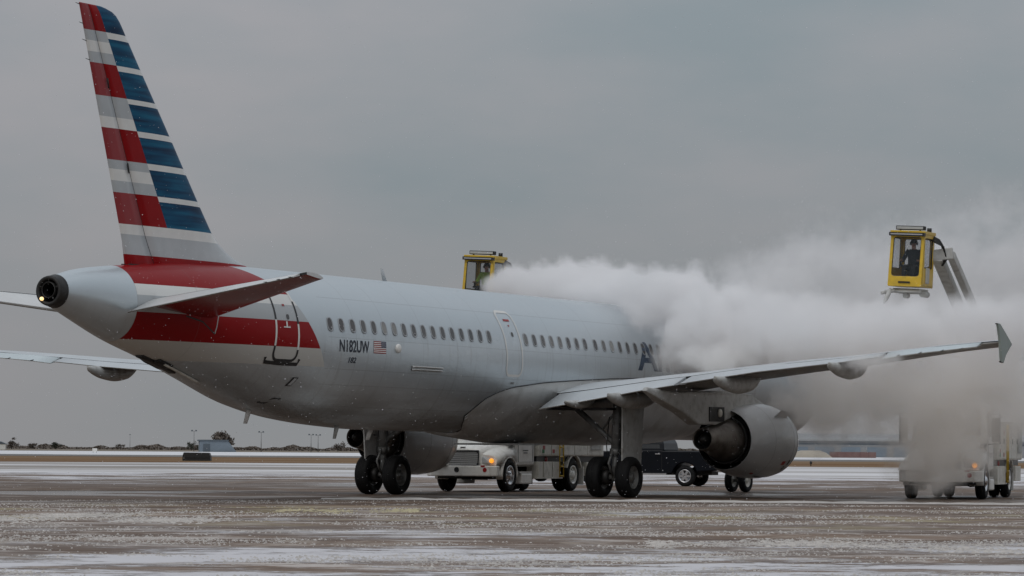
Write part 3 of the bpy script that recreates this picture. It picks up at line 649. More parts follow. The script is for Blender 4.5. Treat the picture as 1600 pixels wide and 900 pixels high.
# ---------------- fin and rudder
LE = pchip([[5.3, 35.0], [5.7, 35.45], [5.86, 35.75], [5.97, 36.2], [6.12, 36.66], [6.33, 37.12], [6.61, 37.49], [7.39, 38.19], [9, 39.58], [10.5, 40.90], [11.23, 41.53], [11.5, 41.76], [11.68, 41.96], [11.79, 42.22], [11.85, 42.62]])
TE = lin([(5.3, 41.2), (5.67, 41.33), (11.85, 43.54)]); HG = lin([(5.3, 40.15), (5.92, 40.44), (11.82, 43.17), (11.85, 43.18)]); BB = lin([(5.3, 39.0), (6.65, 39.8), (11.81, 42.82), (11.85, 42.84)])
levels = sorted(set([5.3, 5.6, 5.75, 5.9, 6.05, 6.2, 6.39, 6.5, 6.635, 7.26, 7.39, 7.67, 7.95, 8.02, 8.17, 8.79, 8.93, 9.2, 9.57, 9.69, 10.33, 10.46, 10.72, 10.98, 11.08, 11.23, 11.4, 11.55, 11.68, 11.76, 11.82, 11.85]))
blue = [(6.635, 7.26), (7.39, 8.02), (8.17, 8.79), (8.93, 9.57), (9.69, 10.33), (10.46, 11.08), (11.23, 12)]
def fin_mat(z, region):
    if z < 5.9: return 0
    if region == 'front':
        for a, b_ in blue:
            if a <= z < b_: return 3
        if z < 6.39: return 1
        return 2
    for a, b_ in ((6.635, 7.39), (8.17, 8.93), (9.69, 10.46), (11.23, 12)):
        if a <= z < b_: return 4 if region == 'rudder' else 0
    for a, b_ in ((6.39, 6.635), (7.67, 7.95), (8.93, 9.2), (10.72, 10.98)):
        if a <= z < b_: return 2
    return 1
def thick(u, t=.105):
    u = min(max(u, 0), 1); return 5 * t * (.2969 * math.sqrt(u) - .126 * u - .3516 * u ** 2 + .2843 * u ** 3 - .1036 * u ** 4)
def blue_material():
    m, t, b = node_mat('tail_blue_paint'); g = N(t); uv = g.n('ShaderNodeUVMap', uv_map='sz').outputs[0]
    f = g.noise(g.mapv(uv, (.35, 6.5, 1)), 1., 3, .5); f2 = g.noise(g.mapv(uv, (1.2, 2, 1)), 1., 3)
    v = g.m('ADD', g.m('MULTIPLY', f, .8), g.m('MULTIPLY', f2, .2))
    t.links.new(g.ramp(v, [(.36, (.003, .022, .06)), (.5, (.003, .06, .13)), (.64, (.006, .11, .20))]), b.inputs['Base Color'])
    b.inputs['Roughness'].default_value = .45; b.inputs['Specular IOR Level'].default_value = .15; return m
M['tblue'] = blue_material()
def fin_piece(name, region_cols, parent, closed_rear):
    mb = MB(); uvs = []; rows = []
    for z in levels:
        le, te = LE(z), TE(z); ch = te - le; row = []
        for reg, u in region_cols:
            a, b_ = {'front': (le, max(le + .02, BB(z))), 'mid': (max(le + .02, BB(z)), HG(z)), 'rudder': (HG(z) + .012, te)}[reg]
            s = a + (b_ - a) * u; cf = (s - le) / ch; h = thick(cf) * ch * .95
            if z > 11.6: h *= max(.15, 1 - ((z - 11.6) / .25) ** 2 * .8)
            if z < 6.3: h += .10 * (6.3 - z) * min(1, cf * 5)
            if reg == 'rudder': h = max(.008, h * .96)
            row.append((s, h, z))
        rows.append(row)
    nc = len(region_cols); V = []
    for side in (1, -1):
        for row in rows: V += [(s, side * h, z) for s, h, z in row]
    mb.v = [B(*p) for p in V]; off = len(rows) * nc
    def face(q, mi, smooth=True): mb.f.append(q); mi is not None and mb.mi.append(mi); mb.sm.append(smooth)
    for side in range(2):
        for j in range(len(rows) - 1):
            zm = (levels[j] + levels[j + 1]) / 2
            for i in range(nc - 1):
                reg = region_cols[i + 1][0]; q = [side * off + j * nc + i, side * off + j * nc + i + 1, side * off + (j + 1) * nc + i + 1, side * off + (j + 1) * nc + i]
                face(tuple(q if side == 0 else q[::-1]), fin_mat(zm, reg))
    for j in range(len(rows) - 1):
        zm = (levels[j] + levels[j + 1]) / 2; r0, r1 = region_cols[0][0], region_cols[-1][0]
        face((j * nc, (j + 1) * nc, off + (j + 1) * nc, off + j * nc), fin_mat(zm, r0) if name == 'fin' else 5); face((j * nc + nc - 1, off + j * nc + nc - 1, off + (j + 1) * nc + nc - 1, (j + 1) * nc + nc - 1), 5 if name == 'fin' else fin_mat(zm, r1))
    j = len(rows) - 1
    for i in range(nc - 1): face((j * nc + i, j * nc + i + 1, off + j * nc + i + 1, off + j * nc + i), fin_mat(11.8, region_cols[i + 1][0]))
    o = mb.build(name, ['red', 'tgrey', 'twhite', 'tblue', 'rudder_red', 'dark'], parent, fix=False); add_uv(o, [(p[0], p[2]) for p in V]); return o
fin = fin_piece('fin', [('front', u) for u in (0, .03, .08, .16, .28, .45, .65, .85, 1.)] + [('mid', u) for u in (.3, .65, 1.)], plane, True)
rud = fin_piece('rudder', [('rudder', u) for u in (0, .33, .66, 1.)], plane, True)
for z in (11.8, 11.35, 10.95, 10.5): MB().cyl(B(TE(z) - .02, 0, z), B(TE(z) + .16, 0, z + .02), .012, .006, 5).build('static_wick', 'dark', rud)
for z in (6.0, 8.0, 10.0): c = MB(); c.tube([B(HG(z) + .005, .105 + .02 * (6 - z) / 4, z - .12), B(HG(z) + .005 + .06, .10 + .02 * (6 - z) / 4, z + .12)], .018, 6); c.build('hinge_cover', 'dark', rud)
c = MB(); c.box(B(40.95, 0, 5.62), (.30, .75, .1)); c.build('rudder_base', 'dark', plane)

# ---------------- generic aerofoil lofts
def aero(mb, stations, c0, c1, nseg, mats_ul, droop=0., hinge=None, rear='spar', flip=1, trim=0.):
    """stations: dicts y, s (leading edge), ch, z (leading edge), inc (deg, trailing edge down), t. Upper faces get mats_ul[0], lower faces mats_ul[1]"""
    rings = []
    cs = [c0 + (c1 - c0) * (.5 - .5 * math.cos(math.pi * k / nseg)) for k in range(nseg + 1)]
    for q in stations:
        ri, cin, sin_ = R(q['inc']), 0, 0; up, lo = [], []
        for c in cs:
            h = thick(c, q['t']) * q['ch']; cam_ = .018 * q['ch'] * 4 * c * (1 - c)
            for lst, sg in ((up, 1), (lo, -1)):
                x, zz = c * q['ch'], cam_ + sg * max(h, .012) * (1.0 if sg > 0 else .85)
                if droop and c >= hinge:
                    hx, hz = hinge * q['ch'], 0.; dx, dz = x - hx, zz - hz; a = R(droop); x, zz = hx + dx * math.cos(a) + dz * math.sin(a), hz - dx * math.sin(a) + dz * math.cos(a)
                X = q['s'] + x * math.cos(ri) + zz * math.sin(ri); Z = q['z'] - x * math.sin(ri) + zz * math.cos(ri)
                lst.append(B(X, q['y'] * flip, Z))
        rings.append((up, lo))
    n1 = len(cs)
    vs = [p for up, lo in rings for p in up + lo]; K = len(rings); n2 = 2 * n1
    for k in range(K - 1):
        for i in range(n1 - 1):
            a = k * n2; b_ = (k + 1) * n2
            mb.add([], [], 0)
            mb_f = [((a + i, a + i + 1, b_ + i + 1, b_ + i), mats_ul[0]), ((a + n1 + i, b_ + n1 + i, b_ + n1 + i + 1, a + n1 + i + 1), mats_ul[1])]
            for f, mi in mb_f: faces.append((f, mi, True))
        a, b_ = k * n2, (k + 1) * n2
        faces.append(((a, b_, b_ + n1, a + n1), mats_ul[1], True)); faces.append(((a + n1 - 1, a + n2 - 1, b_ + n2 - 1, b_ + n1 - 1), mats_ul[2] if len(mats_ul) > 2 else mats_ul[1], False))
    for a in (0, (K - 1) * n2):
        for i in range(n1 - 1): faces.append(((a + i, a + i + 1, a + n1 + i + 1, a + n1 + i), mats_ul[0], False))
    o = len(mb.v); mb.v += vs
    for f, mi, sm in faces: mb.f.append(tuple(x + o for x in f)); mb.mi.append(mi); mb.sm.append(sm)
    faces.clear()
faces = []
# ---------------- tailplane: leading edge trimmed down, elevators hanging
def stab_st(y):
    u = (y - .6) / (6.22 - .6); le = 38.75 + (42.35 - 38.75) * u; te = 42.38 + (43.42 - 42.38) * u; return dict(y=y, s=le, ch=te - le, z=4.50 + .118 * (y - .6) - .11 * (1 - u), inc=-4.8, t=.11 - .015 * u)
for flip, nm in ((1, 'starboard'), (-1, 'port')):
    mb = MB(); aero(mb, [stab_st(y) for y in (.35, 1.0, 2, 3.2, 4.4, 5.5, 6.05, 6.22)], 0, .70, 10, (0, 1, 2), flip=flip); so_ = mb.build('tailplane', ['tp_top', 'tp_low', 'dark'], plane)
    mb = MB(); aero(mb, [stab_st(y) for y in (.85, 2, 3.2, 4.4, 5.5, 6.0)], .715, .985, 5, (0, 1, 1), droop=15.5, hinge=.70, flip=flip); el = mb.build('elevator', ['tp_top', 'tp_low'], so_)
    mb = MB(); aero(mb, [stab_st(y) for y in (.85, 2, 3.2, 4.4, 5.5, 6.0)], .985, 1.03, 2, (0, 0, 0), droop=15.5, hinge=.70, flip=flip); mb.build('trailing_edge', 'tp_edge', el)
    for y in (5.2, 5.6, 5.95):
        q = stab_st(y); MB().cyl(B(q['s'] + q['ch'] * .985, y * flip, q['z'] + q['ch'] * .015), B(q['s'] + q['ch'] + .12, y * flip, q['z'] + q['ch'] * .01), .012, .006, 5).build('static_wick', 'dark', el)

# ---------------- wings
zTE = lin([(1.2, 2.44), (2.15, 2.53), (5.85, 3.1), (9, 3.45), (12.6, 3.72), (14.1, 3.9), (16.7, 4.08), (17.05, 4.10)])
sTE = lin([(0, 23.35), (6.4, 23.40), (17.05, 26.41)]); sLE = lin([(0, 16.2), (1.975, 17.2), (16.6, 24.66), (16.85, 25.0), (17.05, 25.55)])
INC = lin([(0, 4.3), (6.4, 2.2), (17.05, .2)]); TC = lin([(0, .15), (6.4, .118), (17.05, .105)])
def wst(y, drop=0.):
    ch = sTE(y) - sLE(y); i = INC(y); return dict(y=y, s=sLE(y), ch=ch, z=zTE(y) + ch * math.sin(R(i)) + drop, inc=i, t=TC(y))
FENCE = [(25.55, 4.15), (26.05, 4.44), (26.45, 4.66), (26.62, 4.66), (26.52, 4.42), (26.43, 4.15), (26.40, 3.95), (26.33, 3.66), (26.18, 3.64), (26.0, 3.86)]
for flip in (1, -1):
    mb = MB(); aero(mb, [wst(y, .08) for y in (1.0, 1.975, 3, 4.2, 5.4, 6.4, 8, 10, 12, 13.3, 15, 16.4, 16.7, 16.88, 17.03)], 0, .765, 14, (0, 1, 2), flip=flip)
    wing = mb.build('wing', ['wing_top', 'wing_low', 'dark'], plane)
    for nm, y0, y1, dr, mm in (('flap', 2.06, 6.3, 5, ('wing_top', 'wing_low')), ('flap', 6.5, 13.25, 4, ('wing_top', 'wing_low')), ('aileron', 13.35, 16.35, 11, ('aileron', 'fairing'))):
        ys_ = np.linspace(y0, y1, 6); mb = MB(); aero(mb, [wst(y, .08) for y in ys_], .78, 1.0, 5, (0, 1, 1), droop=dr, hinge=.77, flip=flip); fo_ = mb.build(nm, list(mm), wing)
        if nm == 'aileron':
            for y in (13.9, 14.6, 15.3, 15.9):
                q = wst(y, .08); MB().cyl(B(sTE(y) - .08, y * flip, zTE(y) + .02), B(sTE(y) + .16, y * flip, zTE(y) - .02), .016, .008, 5).build('static_wick', 'dark', fo_)
    mb = MB(); ys_ = [16.45, 17.03]; aero(mb, [wst(y, .06) for y in ys_], .78, 1.0, 4, (0, 1, 1), flip=flip); mb.build('wing_tip', ['wing_low', 'wing_low'], wing)
    mb = MB(); n_ = len(FENCE)
    rr = [[B(s, flip * y, z) for s, z in FENCE] for y in (17.03, 17.10)]; mb.loft(rr, smooth=False); M['fence'] = M.get('fence') or mat('wing_fence_green_grey', (.27, .31, .29), .4, var=.06); fe = mb.build('wing_fence', 'fence', wing, bevel=.02)
    for (s, z) in ((26.56, 4.64), (26.28, 3.67)): MB().cyl(B(s, 17.06 * flip, z), B(s + .14, 17.06 * flip, z), .03, .015, 6).build('static_wick', 'dark', fe)
    # flap track fairings: canoes under the trailing edge, blunt aft ends
    for y, L, dp, wd in ((4.55, 3.3, .40, .19), (8.05, 3.0, .40, .19), (11.9, 2.6, .36, .17), (3.2, 1.8, .2, .14)):
        mb = MB(); s1 = sTE(y) + .55; rings = []; kp = pchip([(0, .16), (.03, .34), (.12, .58), (.3, .86), (.55, 1.), (.78, .86), (.93, .45), (1., .06)])
        for u in np.linspace(0, 1, 22):
            s = s1 - L * u; zt = zTE(y) + (sTE(y) - s) * math.sin(R(INC(y))) + .05; k = kp(u); hh_ = dp * 1.25 * k
            rings.append([B(s, flip * (y + wd * (.35 + .65 * k) * math.cos(a) * min(1, u * 14 + .4)), zt - hh_ * .5 + (hh_ * .5) * math.sin(a)) for a in np.linspace(0, 2 * math.pi, 16, endpoint=False)])
        mb.loft(rings); mb.build('flap_track_fairing', 'fairing', wing)
    # leading edge slat line and spoiler joints, thin raised strips on the upper skin
    # ---------------- engine
    EY, EZ = 5.75 * flip, 1.70
    axis = Vector(B(16, EY, EZ)) - Vector(B(17, EY, EZ))        # forward
    o0 = B(18.75, EY, EZ)                                       # fan nozzle exit plane, t forwards
    nac = MB(); nac.lathe([(0, .86), (.02, .875), (.5, .985), (1.0, 1.06), (1.6, 1.105), (2.2, 1.105), (2.7, 1.07), (3.0, 1.02), (3.17, .955), (3.22, .90), (3.18, .86), (3.0, .83), (2.6, .85), (2.2, .87)], o0, axis, 56, 0)
    nac.lathe([(0, .86), (-.002, .845), (.4, .86), (1.0, .9), (1.6, .9)], o0, axis, 56, 1); nac.lathe([(1.6, .9), (1.6, .0)], o0, axis, 56, 1); nac.lathe([(2.25, .87), (2.25, .0)], o0, axis, 56, 1)
    eng = nac.build('engine', ['silver', 'dark'], plane)
    lip = MB(); lip.lathe([(2.96, 1.034), (3.05, 1.01), (3.18, .962), (3.235, .90), (3.19, .85), (3.0, .822)], o0, axis, 56); lip.build('inlet_lip', 'steel', eng)
    core = MB(); core.lathe([(.12, .645), (-.45, .52), (-.95, .40)], o0, axis, 40); core.build('core_cowl', 'burnt', eng); core = MB(); core.lathe([(1.4, .60), (.7, .66), (.1, .655)], o0, axis, 40); core.build('inner_sleeve', 'fairing', eng)
    cring = MB(); cring.lathe([(.18, .70), (.1, .715), (.02, .70), (.02, .65), (.18, .65)], o0, axis, 40, closed=True); cring.build('cowl_seal', 'dark', eng)
    noz = MB(); noz.lathe([(-.9, .405), (-1.5, .315), (-1.52, .30), (-1.3, .31), (-.9, .33)], o0, axis, 36, closed=False); noz.build('exhaust_nozzle', 'burnt', eng)
    plug = MB(); plug.lathe([(-.7, .26), (-1.2, .2), (-1.55, .1), (-1.62, 0)], o0, axis, 24); plug.build('exhaust_plug', 'dark', eng)
    bulk = MB(); bulk.lathe([(-.9, .33), (-.9, 0)], o0, axis, 24); bulk.build('turbine_face', 'black', eng)
    for k in range(18):
        a = k * math.pi / 9; MB().box((0, 0, 0), (.02, .16, .42)).build('guide_vane', 'dark', eng).matrix_local = Matrix.Translation(Vector(o0) + axis.normalized() * 1.45) @ Matrix.Rotation(a, 4, axis) @ Matrix.Translation((0, 0, .72))
    # cowl joint, latches, markings
    for t_ in (1.28, 2.62):
        rp_ = lin([(0, .86), (.5, .985), (1.0, 1.06), (1.6, 1.105), (2.2, 1.105), (2.7, 1.07), (3, 1.02)])(t_) + .001; c = MB(); c.lathe([(t_ - .008, rp_), (t_, rp_ + .003), (t_ + .008, rp_)], o0, axis, 56); c.build('cowl_joint', 'dimline', eng)
    def on_cowl(t_, deg, off=.006):
        r_ = pchip([(0, .87), (.5, .985), (1.0, 1.06), (1.6, 1.105), (2.2, 1.105), (2.7, 1.07), (3, 1.02)])(t_) + off; a = R(deg); return Vector(B(18.75 - t_, EY + flip * r_ * math.cos(a), EZ + r_ * math.sin(a)))
    for t_, deg, dt, dd, mm in ((2.2, -36, .24, 3.5, 'redplastic'), (2.62, -36, .13, 5, 'black'), (2.45, -46, .12, 4, 'black'), (1.5, -72, .4, 2.5, 'black'), (.95, -66, .18, 2.5, 'redplastic'), (1.95, -76, .25, 2.5, 'black')):
        c = MB(); c.add([on_cowl(t_ + i * dt / 2, deg + j * dd) for j in (-1, 0, 1) for i in (-1, 1)], [(0, 1, 3, 2), (2, 3, 5, 4)]); c.build('cowl_marking', mm, eng)
    c = MB(); c.add([on_cowl(1.62, 38, -.02), on_cowl(2.55, 38, -.02), on_cowl(2.35, 41, .22), on_cowl(1.75, 41, .26), on_cowl(1.62, 40.5, -.02), on_cowl(2.55, 40.5, -.02)], [(0, 1, 2, 3), (4, 3, 2, 5), (0, 3, 4), (1, 5, 2)], 0, False); c.build('strake', 'silver', eng)
    # pylon: side plates from the wing to the core, blunt aft fairing
    mb = MB(); prof = [(15.9, 2.76), (17.2, 3.05), (19.0, 3.12), (20.6, 3.06), (22.6, 3.0), (24.0, 3.10), (24.15, 2.98), (23.2, 2.72), (21.9, 2.42), (20.9, 2.10), (19.7, 2.12), (18.8, 2.3), (17.6, 2.62)]
    mb.loft([[B(s, EY + flip * dy * (1 if 16.4 < s < 23.4 else .35), z) for s, z in prof] for dy in (-.20, .20)], smooth=False); mb.build('pylon', 'fairing', eng, bevel=.05)
    mb = MB(); mb.box((0, 0, 0), (.46, 1.0, .42)); c = mb.build('pylon_bay', 'dark', eng); c.location = B(19.75, EY, 2.42)
    mb = MB(); mb.lathe([(-.03, .11), (.0, .12), (.03, .11), (.04, 0)], B(19.6, EY + flip * .25, 2.46), (flip, 0, 0), 16); mb.build('drain_cover', 'cream', eng)
# ---------------- wing to body fairing with dark edge seal
ztop = lin([(10.5, 2.6), (12, 3.2), (14, 3.5), (16.5, 3.56), (18.7, 3.48), (21, 3.36), (22.7, 3.26), (24.5, 3.08), (25.3, 2.92), (25.8, 2.74), (26.15, 2.40), (26.32, 2.1), (26.4, 1.9)])
GA = lin([(10.5, .01), (13, .14), (16, .26), (22, .26), (24.5, .10), (26.4, .015)]); GB = lin([(10.5, .01), (12.5, .16), (16, .26), (22.5, .26), (25, .10), (26.4, .015)])
SEND = lin([(1.8, 24.95), (1.86, 25.15), (2.0, 25.72), (2.24, 26.25), (2.5, 26.4), (4., 26.45)])
def fair_ring(s, nn=40):
    zt, zb, a = ft(s), fb(s), fa(s); zc, h = (zt + zb) / 2, (zt - zb) / 2; out = []
    th0 = math.acos(max(-1, min(1, (ztop(s) - zc) / h)))
    for i in range(nn + 1):
        th = th0 + (2 * math.pi - 2 * th0) * i / nn; e_ = math.sin(math.pi * i / nn) ** .5 if 0 < i < nn else 0
        zz_ = zc + h * math.cos(th); s2 = min(s, SEND(zz_)); k_ = 1. if s2 == s else .3      # rear edge sweeps forward underneath
        zt2, zb2, a2 = ft(s2), fb(s2), fa(s2); zc2, h2 = (zt2 + zb2) / 2, (zt2 - zb2) / 2
        out.append(B(s2, (a2 + .006 + GA(s) * e_ * k_) * math.sin(th), zc2 + (h2 + .006 + GB(s) * e_ * k_) * math.cos(th)))
    return out
mb = MB(); ss = list(np.arange(10.5, 24.6, .5)) + list(np.arange(24.6, 26.41, .1)); mb.loft([fair_ring(s) for s in ss], closed=False, caps=False)
M['belly'] = mat('belly_fairing_grey', (.48, .485, .475), .33, metal=.25, var=.08, scale=.8, coat=.2, dirt=(.17, .15, .125), dirt_amt=.5)
bf = mb.build('belly_fairing', 'belly', plane)
c = MB()
for sd in (1, -1):
    path = [(s, ztop(s)) for s in np.arange(10.5, 25.81, .3)] + [(26.0, 2.58), (26.17, 2.40)] + [(SEND(z), z) for z in (2.24, 2.12, 2.0, 1.92, 1.86, 1.82)]
    q = [surf(s, z, .014) for s, z in path]; c.tube([B(a_, sd * b_, d_) for a_, b_, d_ in q], .013, 6)
c.build('edge_seal', 'black', bf)

# ---------------- landing gear
def tyre(mb, c, ax_, D, wdt, mi=0, n=40):
    r = D / 2; h = wdt / 2
    prof = [(-h * .72, r * .56), (-h * .95, r * .66), (-h, r * .78), (-h * .93, r * .90), (-h * .75, r * .965), (-h * .4, r * .993)]
    for k in range(3): x = -h * .32 + k * h * .32; prof += [(x - .012, r), (x - .006, r * .985), (x + .006, r * .985), (x + .012, r)]
    prof += [(h * .4, r * .993), (h * .75, r * .965), (h * .93, r * .90), (h, r * .78), (h * .95, r * .66), (h * .72, r * .56)]
    mb.lathe(prof, c, ax_, n, mi)
def rim(mb, c, ax_, D, wdt, mi=0):
    r = D / 2 * .58; h = wdt / 2
    mb.lathe([(-h * .72, r), (-h * .66, r * .9), (-h * .35, r * .75), (-h * .3, r * .38), (-h * .62, r * .3), (-h * .68, 0)], c, ax_, 28, mi); mb.lathe([(h * .72, r), (h * .66, r * .9), (h * .35, r * .75), (h * .3, r * .38), (h * .62, r * .3), (h * .68, 0)], c, ax_, 28, mi)
def gear_local(s, y): return (y, 21.97 - s)
for flip in (1, -1):
    gx, gy = 3.795 * flip, 0.
    mb = MB(); mb.cyl((gx, gy, .5), (gx + flip * .02, gy + .05, 1.35), .085, n=16); mb.cyl((gx + flip * .02, gy + .05, 1.25), (gx + .06 * flip, gy + .16, 2.95), .145, n=16); mb.cyl((gx - .52, gy, .585), (gx + .52, gy, .585), .075, n=14)
    mb.cyl((gx + .02 * flip, gy + .05, 1.22), (gx + .02 * flip, gy + .05, 1.4), .17, n=16)
    leg = mb.build('main_gear', 'strut', plane)
    for k in (-1, 1):
        mb = MB(); tyre(mb, (gx + k * .464, gy, .585), (1, 0, 0), 1.17, .42); ty = mb.build('tyre', 'rubber', leg)
        mb = MB(); rim(mb, (gx + k * .464, gy, .585), (1, 0, 0), 1.17, .42)
        for q in range(9): a = q * 2 * math.pi / 9; mb.cyl((gx + k * .464 + k * .05, gy + .2 * math.cos(a), .585 + .2 * math.sin(a)), (gx + k * .464 + k * .10, gy + .2 * math.cos(a), .585 + .2 * math.sin(a)), .018, n=6)
        mb.build('wheel_rim', 'rim', ty)
        MB().lathe([(-.13, .12), (-.12, .22), (.12, .22), (.13, .12)], (gx + k * .25, gy, .585), (1, 0, 0), 20).build('brake', 'dark', leg)
    MB().tube([(gx, gy - .1, .62), (gx, gy - .36, .98), (gx, gy - .08, 1.36)], .035, 8).build('torque_link', 'strut', leg)
    MB().cyl((gx - flip * .03, gy + .05, 1.55), (gx - flip * 1.35, gy + .25, 2.55), .075, .09, 12).build('side_stay', 'strut', leg)
    MB().cyl((gx - flip * .45, gy + .1, 1.9), (gx, gy + .12, 2.5), .035, n=8).build('lock_link', 'strut', leg)
    MB().tube([(gx + flip * .1, gy - .05, .75), (gx + flip * .17, gy - .08, 1.3), (gx + flip * .16, gy + .02, 2.0), (gx + flip * .1, gy + .1, 2.6)], .018, 6).build('brake_hose', 'hose', leg)
    MB().tube([(gx - flip * .12, gy - .12, .8), (gx - flip * .19, gy - .12, 1.5), (gx - flip * .15, gy - .02, 2.3)], .015, 6).build('brake_hose', 'hose', leg)
    # leg door outboard of the strut, slightly curved plate
    mb = MB(); rr = []
    for z in (.92, 1.2, 1.7, 2.2, 2.72):
        k = (z - .92) / 1.8; rr.append([(gx + flip * (.43 + .05 * k + e), gy + f, z) for f, e in ((-.34 - .1 * k, 0), (.3, .03), (.86 + .1 * k, 0), (.86 + .1 * k, -.04), (.3, -.01), (-.34 - .1 * k, -.04))])
    mb.loft(rr, smooth=False); mb.build('gear_door', 'fairing', leg)
    MB().cyl((gx + flip * .05, gy + .08, 1.7), (gx + flip * .43, gy + .2, 1.75), .025, n=6).build('door_link', 'strut', leg)
    # wheel bay opening above
    MB().box((gx - flip * .9, gy + .2, 2.52), (1.9, 1.7, .06)).build('wheel_bay', 'black', leg)
    MB().box((flip * .55, gy + .1, 1.5), (.9, 1.7, .05)).build('belly_gear_door', 'fairing', leg)
ng = (0, 16.9)
mb = MB(); mb.cyl((0, 16.9, .35), (0, 17.0, 1.1), .055, n=12); mb.cyl((0, 16.99, 1.0), (0, 17.2, 2.1), .095, n=14); mb.cyl((-.3, 16.9, .385), (.3, 16.9, .385), .05, n=12); leg = mb.build('nose_gear', 'strut', plane)
for k in (-1, 1):
    mb = MB(); tyre(mb, (k * .25, 16.9, .385), (1, 0, 0), .77, .23, n=32); ty = mb.build('tyre', 'rubber', leg); mb = MB(); rim(mb, (k * .25, 16.9, .385), (1, 0, 0), .77, .23); mb.build('wheel_rim', 'cream', ty)
    mb = MB(); mb.loft([[(k * (.34 + .05 * j), y, z) for y, z in ((16.4, 1.0), (17.6, 1.05), (17.6, 1.85), (16.4, 1.85))] for j in (0, .6)], smooth=False); mb.build('gear_door', 'fairing', leg)
MB().tube([(0, 16.82, .45), (0, 16.66, .75), (0, 16.9, 1.02)], .028, 8).build('torque_link', 'strut', leg)
MB().cyl((0, 17.0, 1.15), (0, 18.3, 1.9), .05, n=10).build('drag_stay', 'strut', leg)
#PART4
# ------------------------------------------------------------------ vehicles
def rrect2(w, h, r, n=5):
    out = []
    for cx, cy_, a0 in ((w / 2 - r, h / 2 - r, 0), (-w / 2 + r, h / 2 - r, 90), (-w / 2 + r, -h / 2 + r, 180), (w / 2 - r, -h / 2 + r, 270)):
        for k in range(n + 1): a = R(a0 + 90 * k / n); out.append((cx + r * math.cos(a), cy_ + r * math.sin(a)))
    return out
def frame_panel(mb, o, u, v, w, h, inset, r=.06, t=.05, mi=0, ro=.03):
    """flat frame (w x h) round a rounded opening; o = centre, u/v unit vectors, thickness t inwards; inset=(left,right,bottom,top)"""
    o, u, v = Vector(o), Vector(u).normalized(), Vector(v).normalized(); nn = u.cross(v).normalized()
    l, rr, b_, tp = inset; iw, ih = w - l - rr, h - b_ - tp; oc = rrect2(w, h, ro); ic = [(x + (l - rr) / 2, y + (b_ - tp) / 2) for x, y in rrect2(iw, ih, r)]
    P = lambda x, y, z: o + u * x + v * y + nn * z
    mb.loft([[P(x, y, -t) for x, y in ic], [P(x, y, 0) for x, y in ic], [P(x, y, 0) for x, y in oc], [P(x, y, -t) for x, y in oc], [P(x, y, -t) for x, y in ic]], mi, caps=False, smooth=False)
    return [P(x, y, -t * .5) for x, y in ic]
def wheel(parent, c, D, wd, rim_mat='chrome', dual=0, side=-1, nuts=8):
    mb = MB(); tyre(mb, c, (1, 0, 0), D, wd, n=32)
    if dual: tyre(mb, (c[0] - side * dual, c[1], c[2]), (1, 0, 0), D, wd, n=32)
    w_ = mb.build('wheel', 'rubber', parent); r = D / 2 * .57; x = c[0] + side * wd * .36
    mb = MB(); mb.lathe([(-.03, r), (.03, r * 1.02), (.02, r * .9), (-.06, r * .82), (-.07, r * .5), (.04, r * .42), (.06, r * .2), (.07, 0)], (x, c[1], c[2]), (side, 0, 0), 28)
    for k in range(nuts): a = 2 * math.pi * k / nuts; mb.cyl((x - side * .06, c[1] + r * .62 * math.cos(a), c[2] + r * .62 * math.sin(a)), (x + side * .0, c[1] + r * .62 * math.cos(a), c[2] + r * .62 * math.sin(a)), .03, n=6)
    mb.build('rim', rim_mat, w_); return w_
def rm(v, off=(0, 0, 0)): return tuple(a + b_ for a, b_ in zip(v, off))

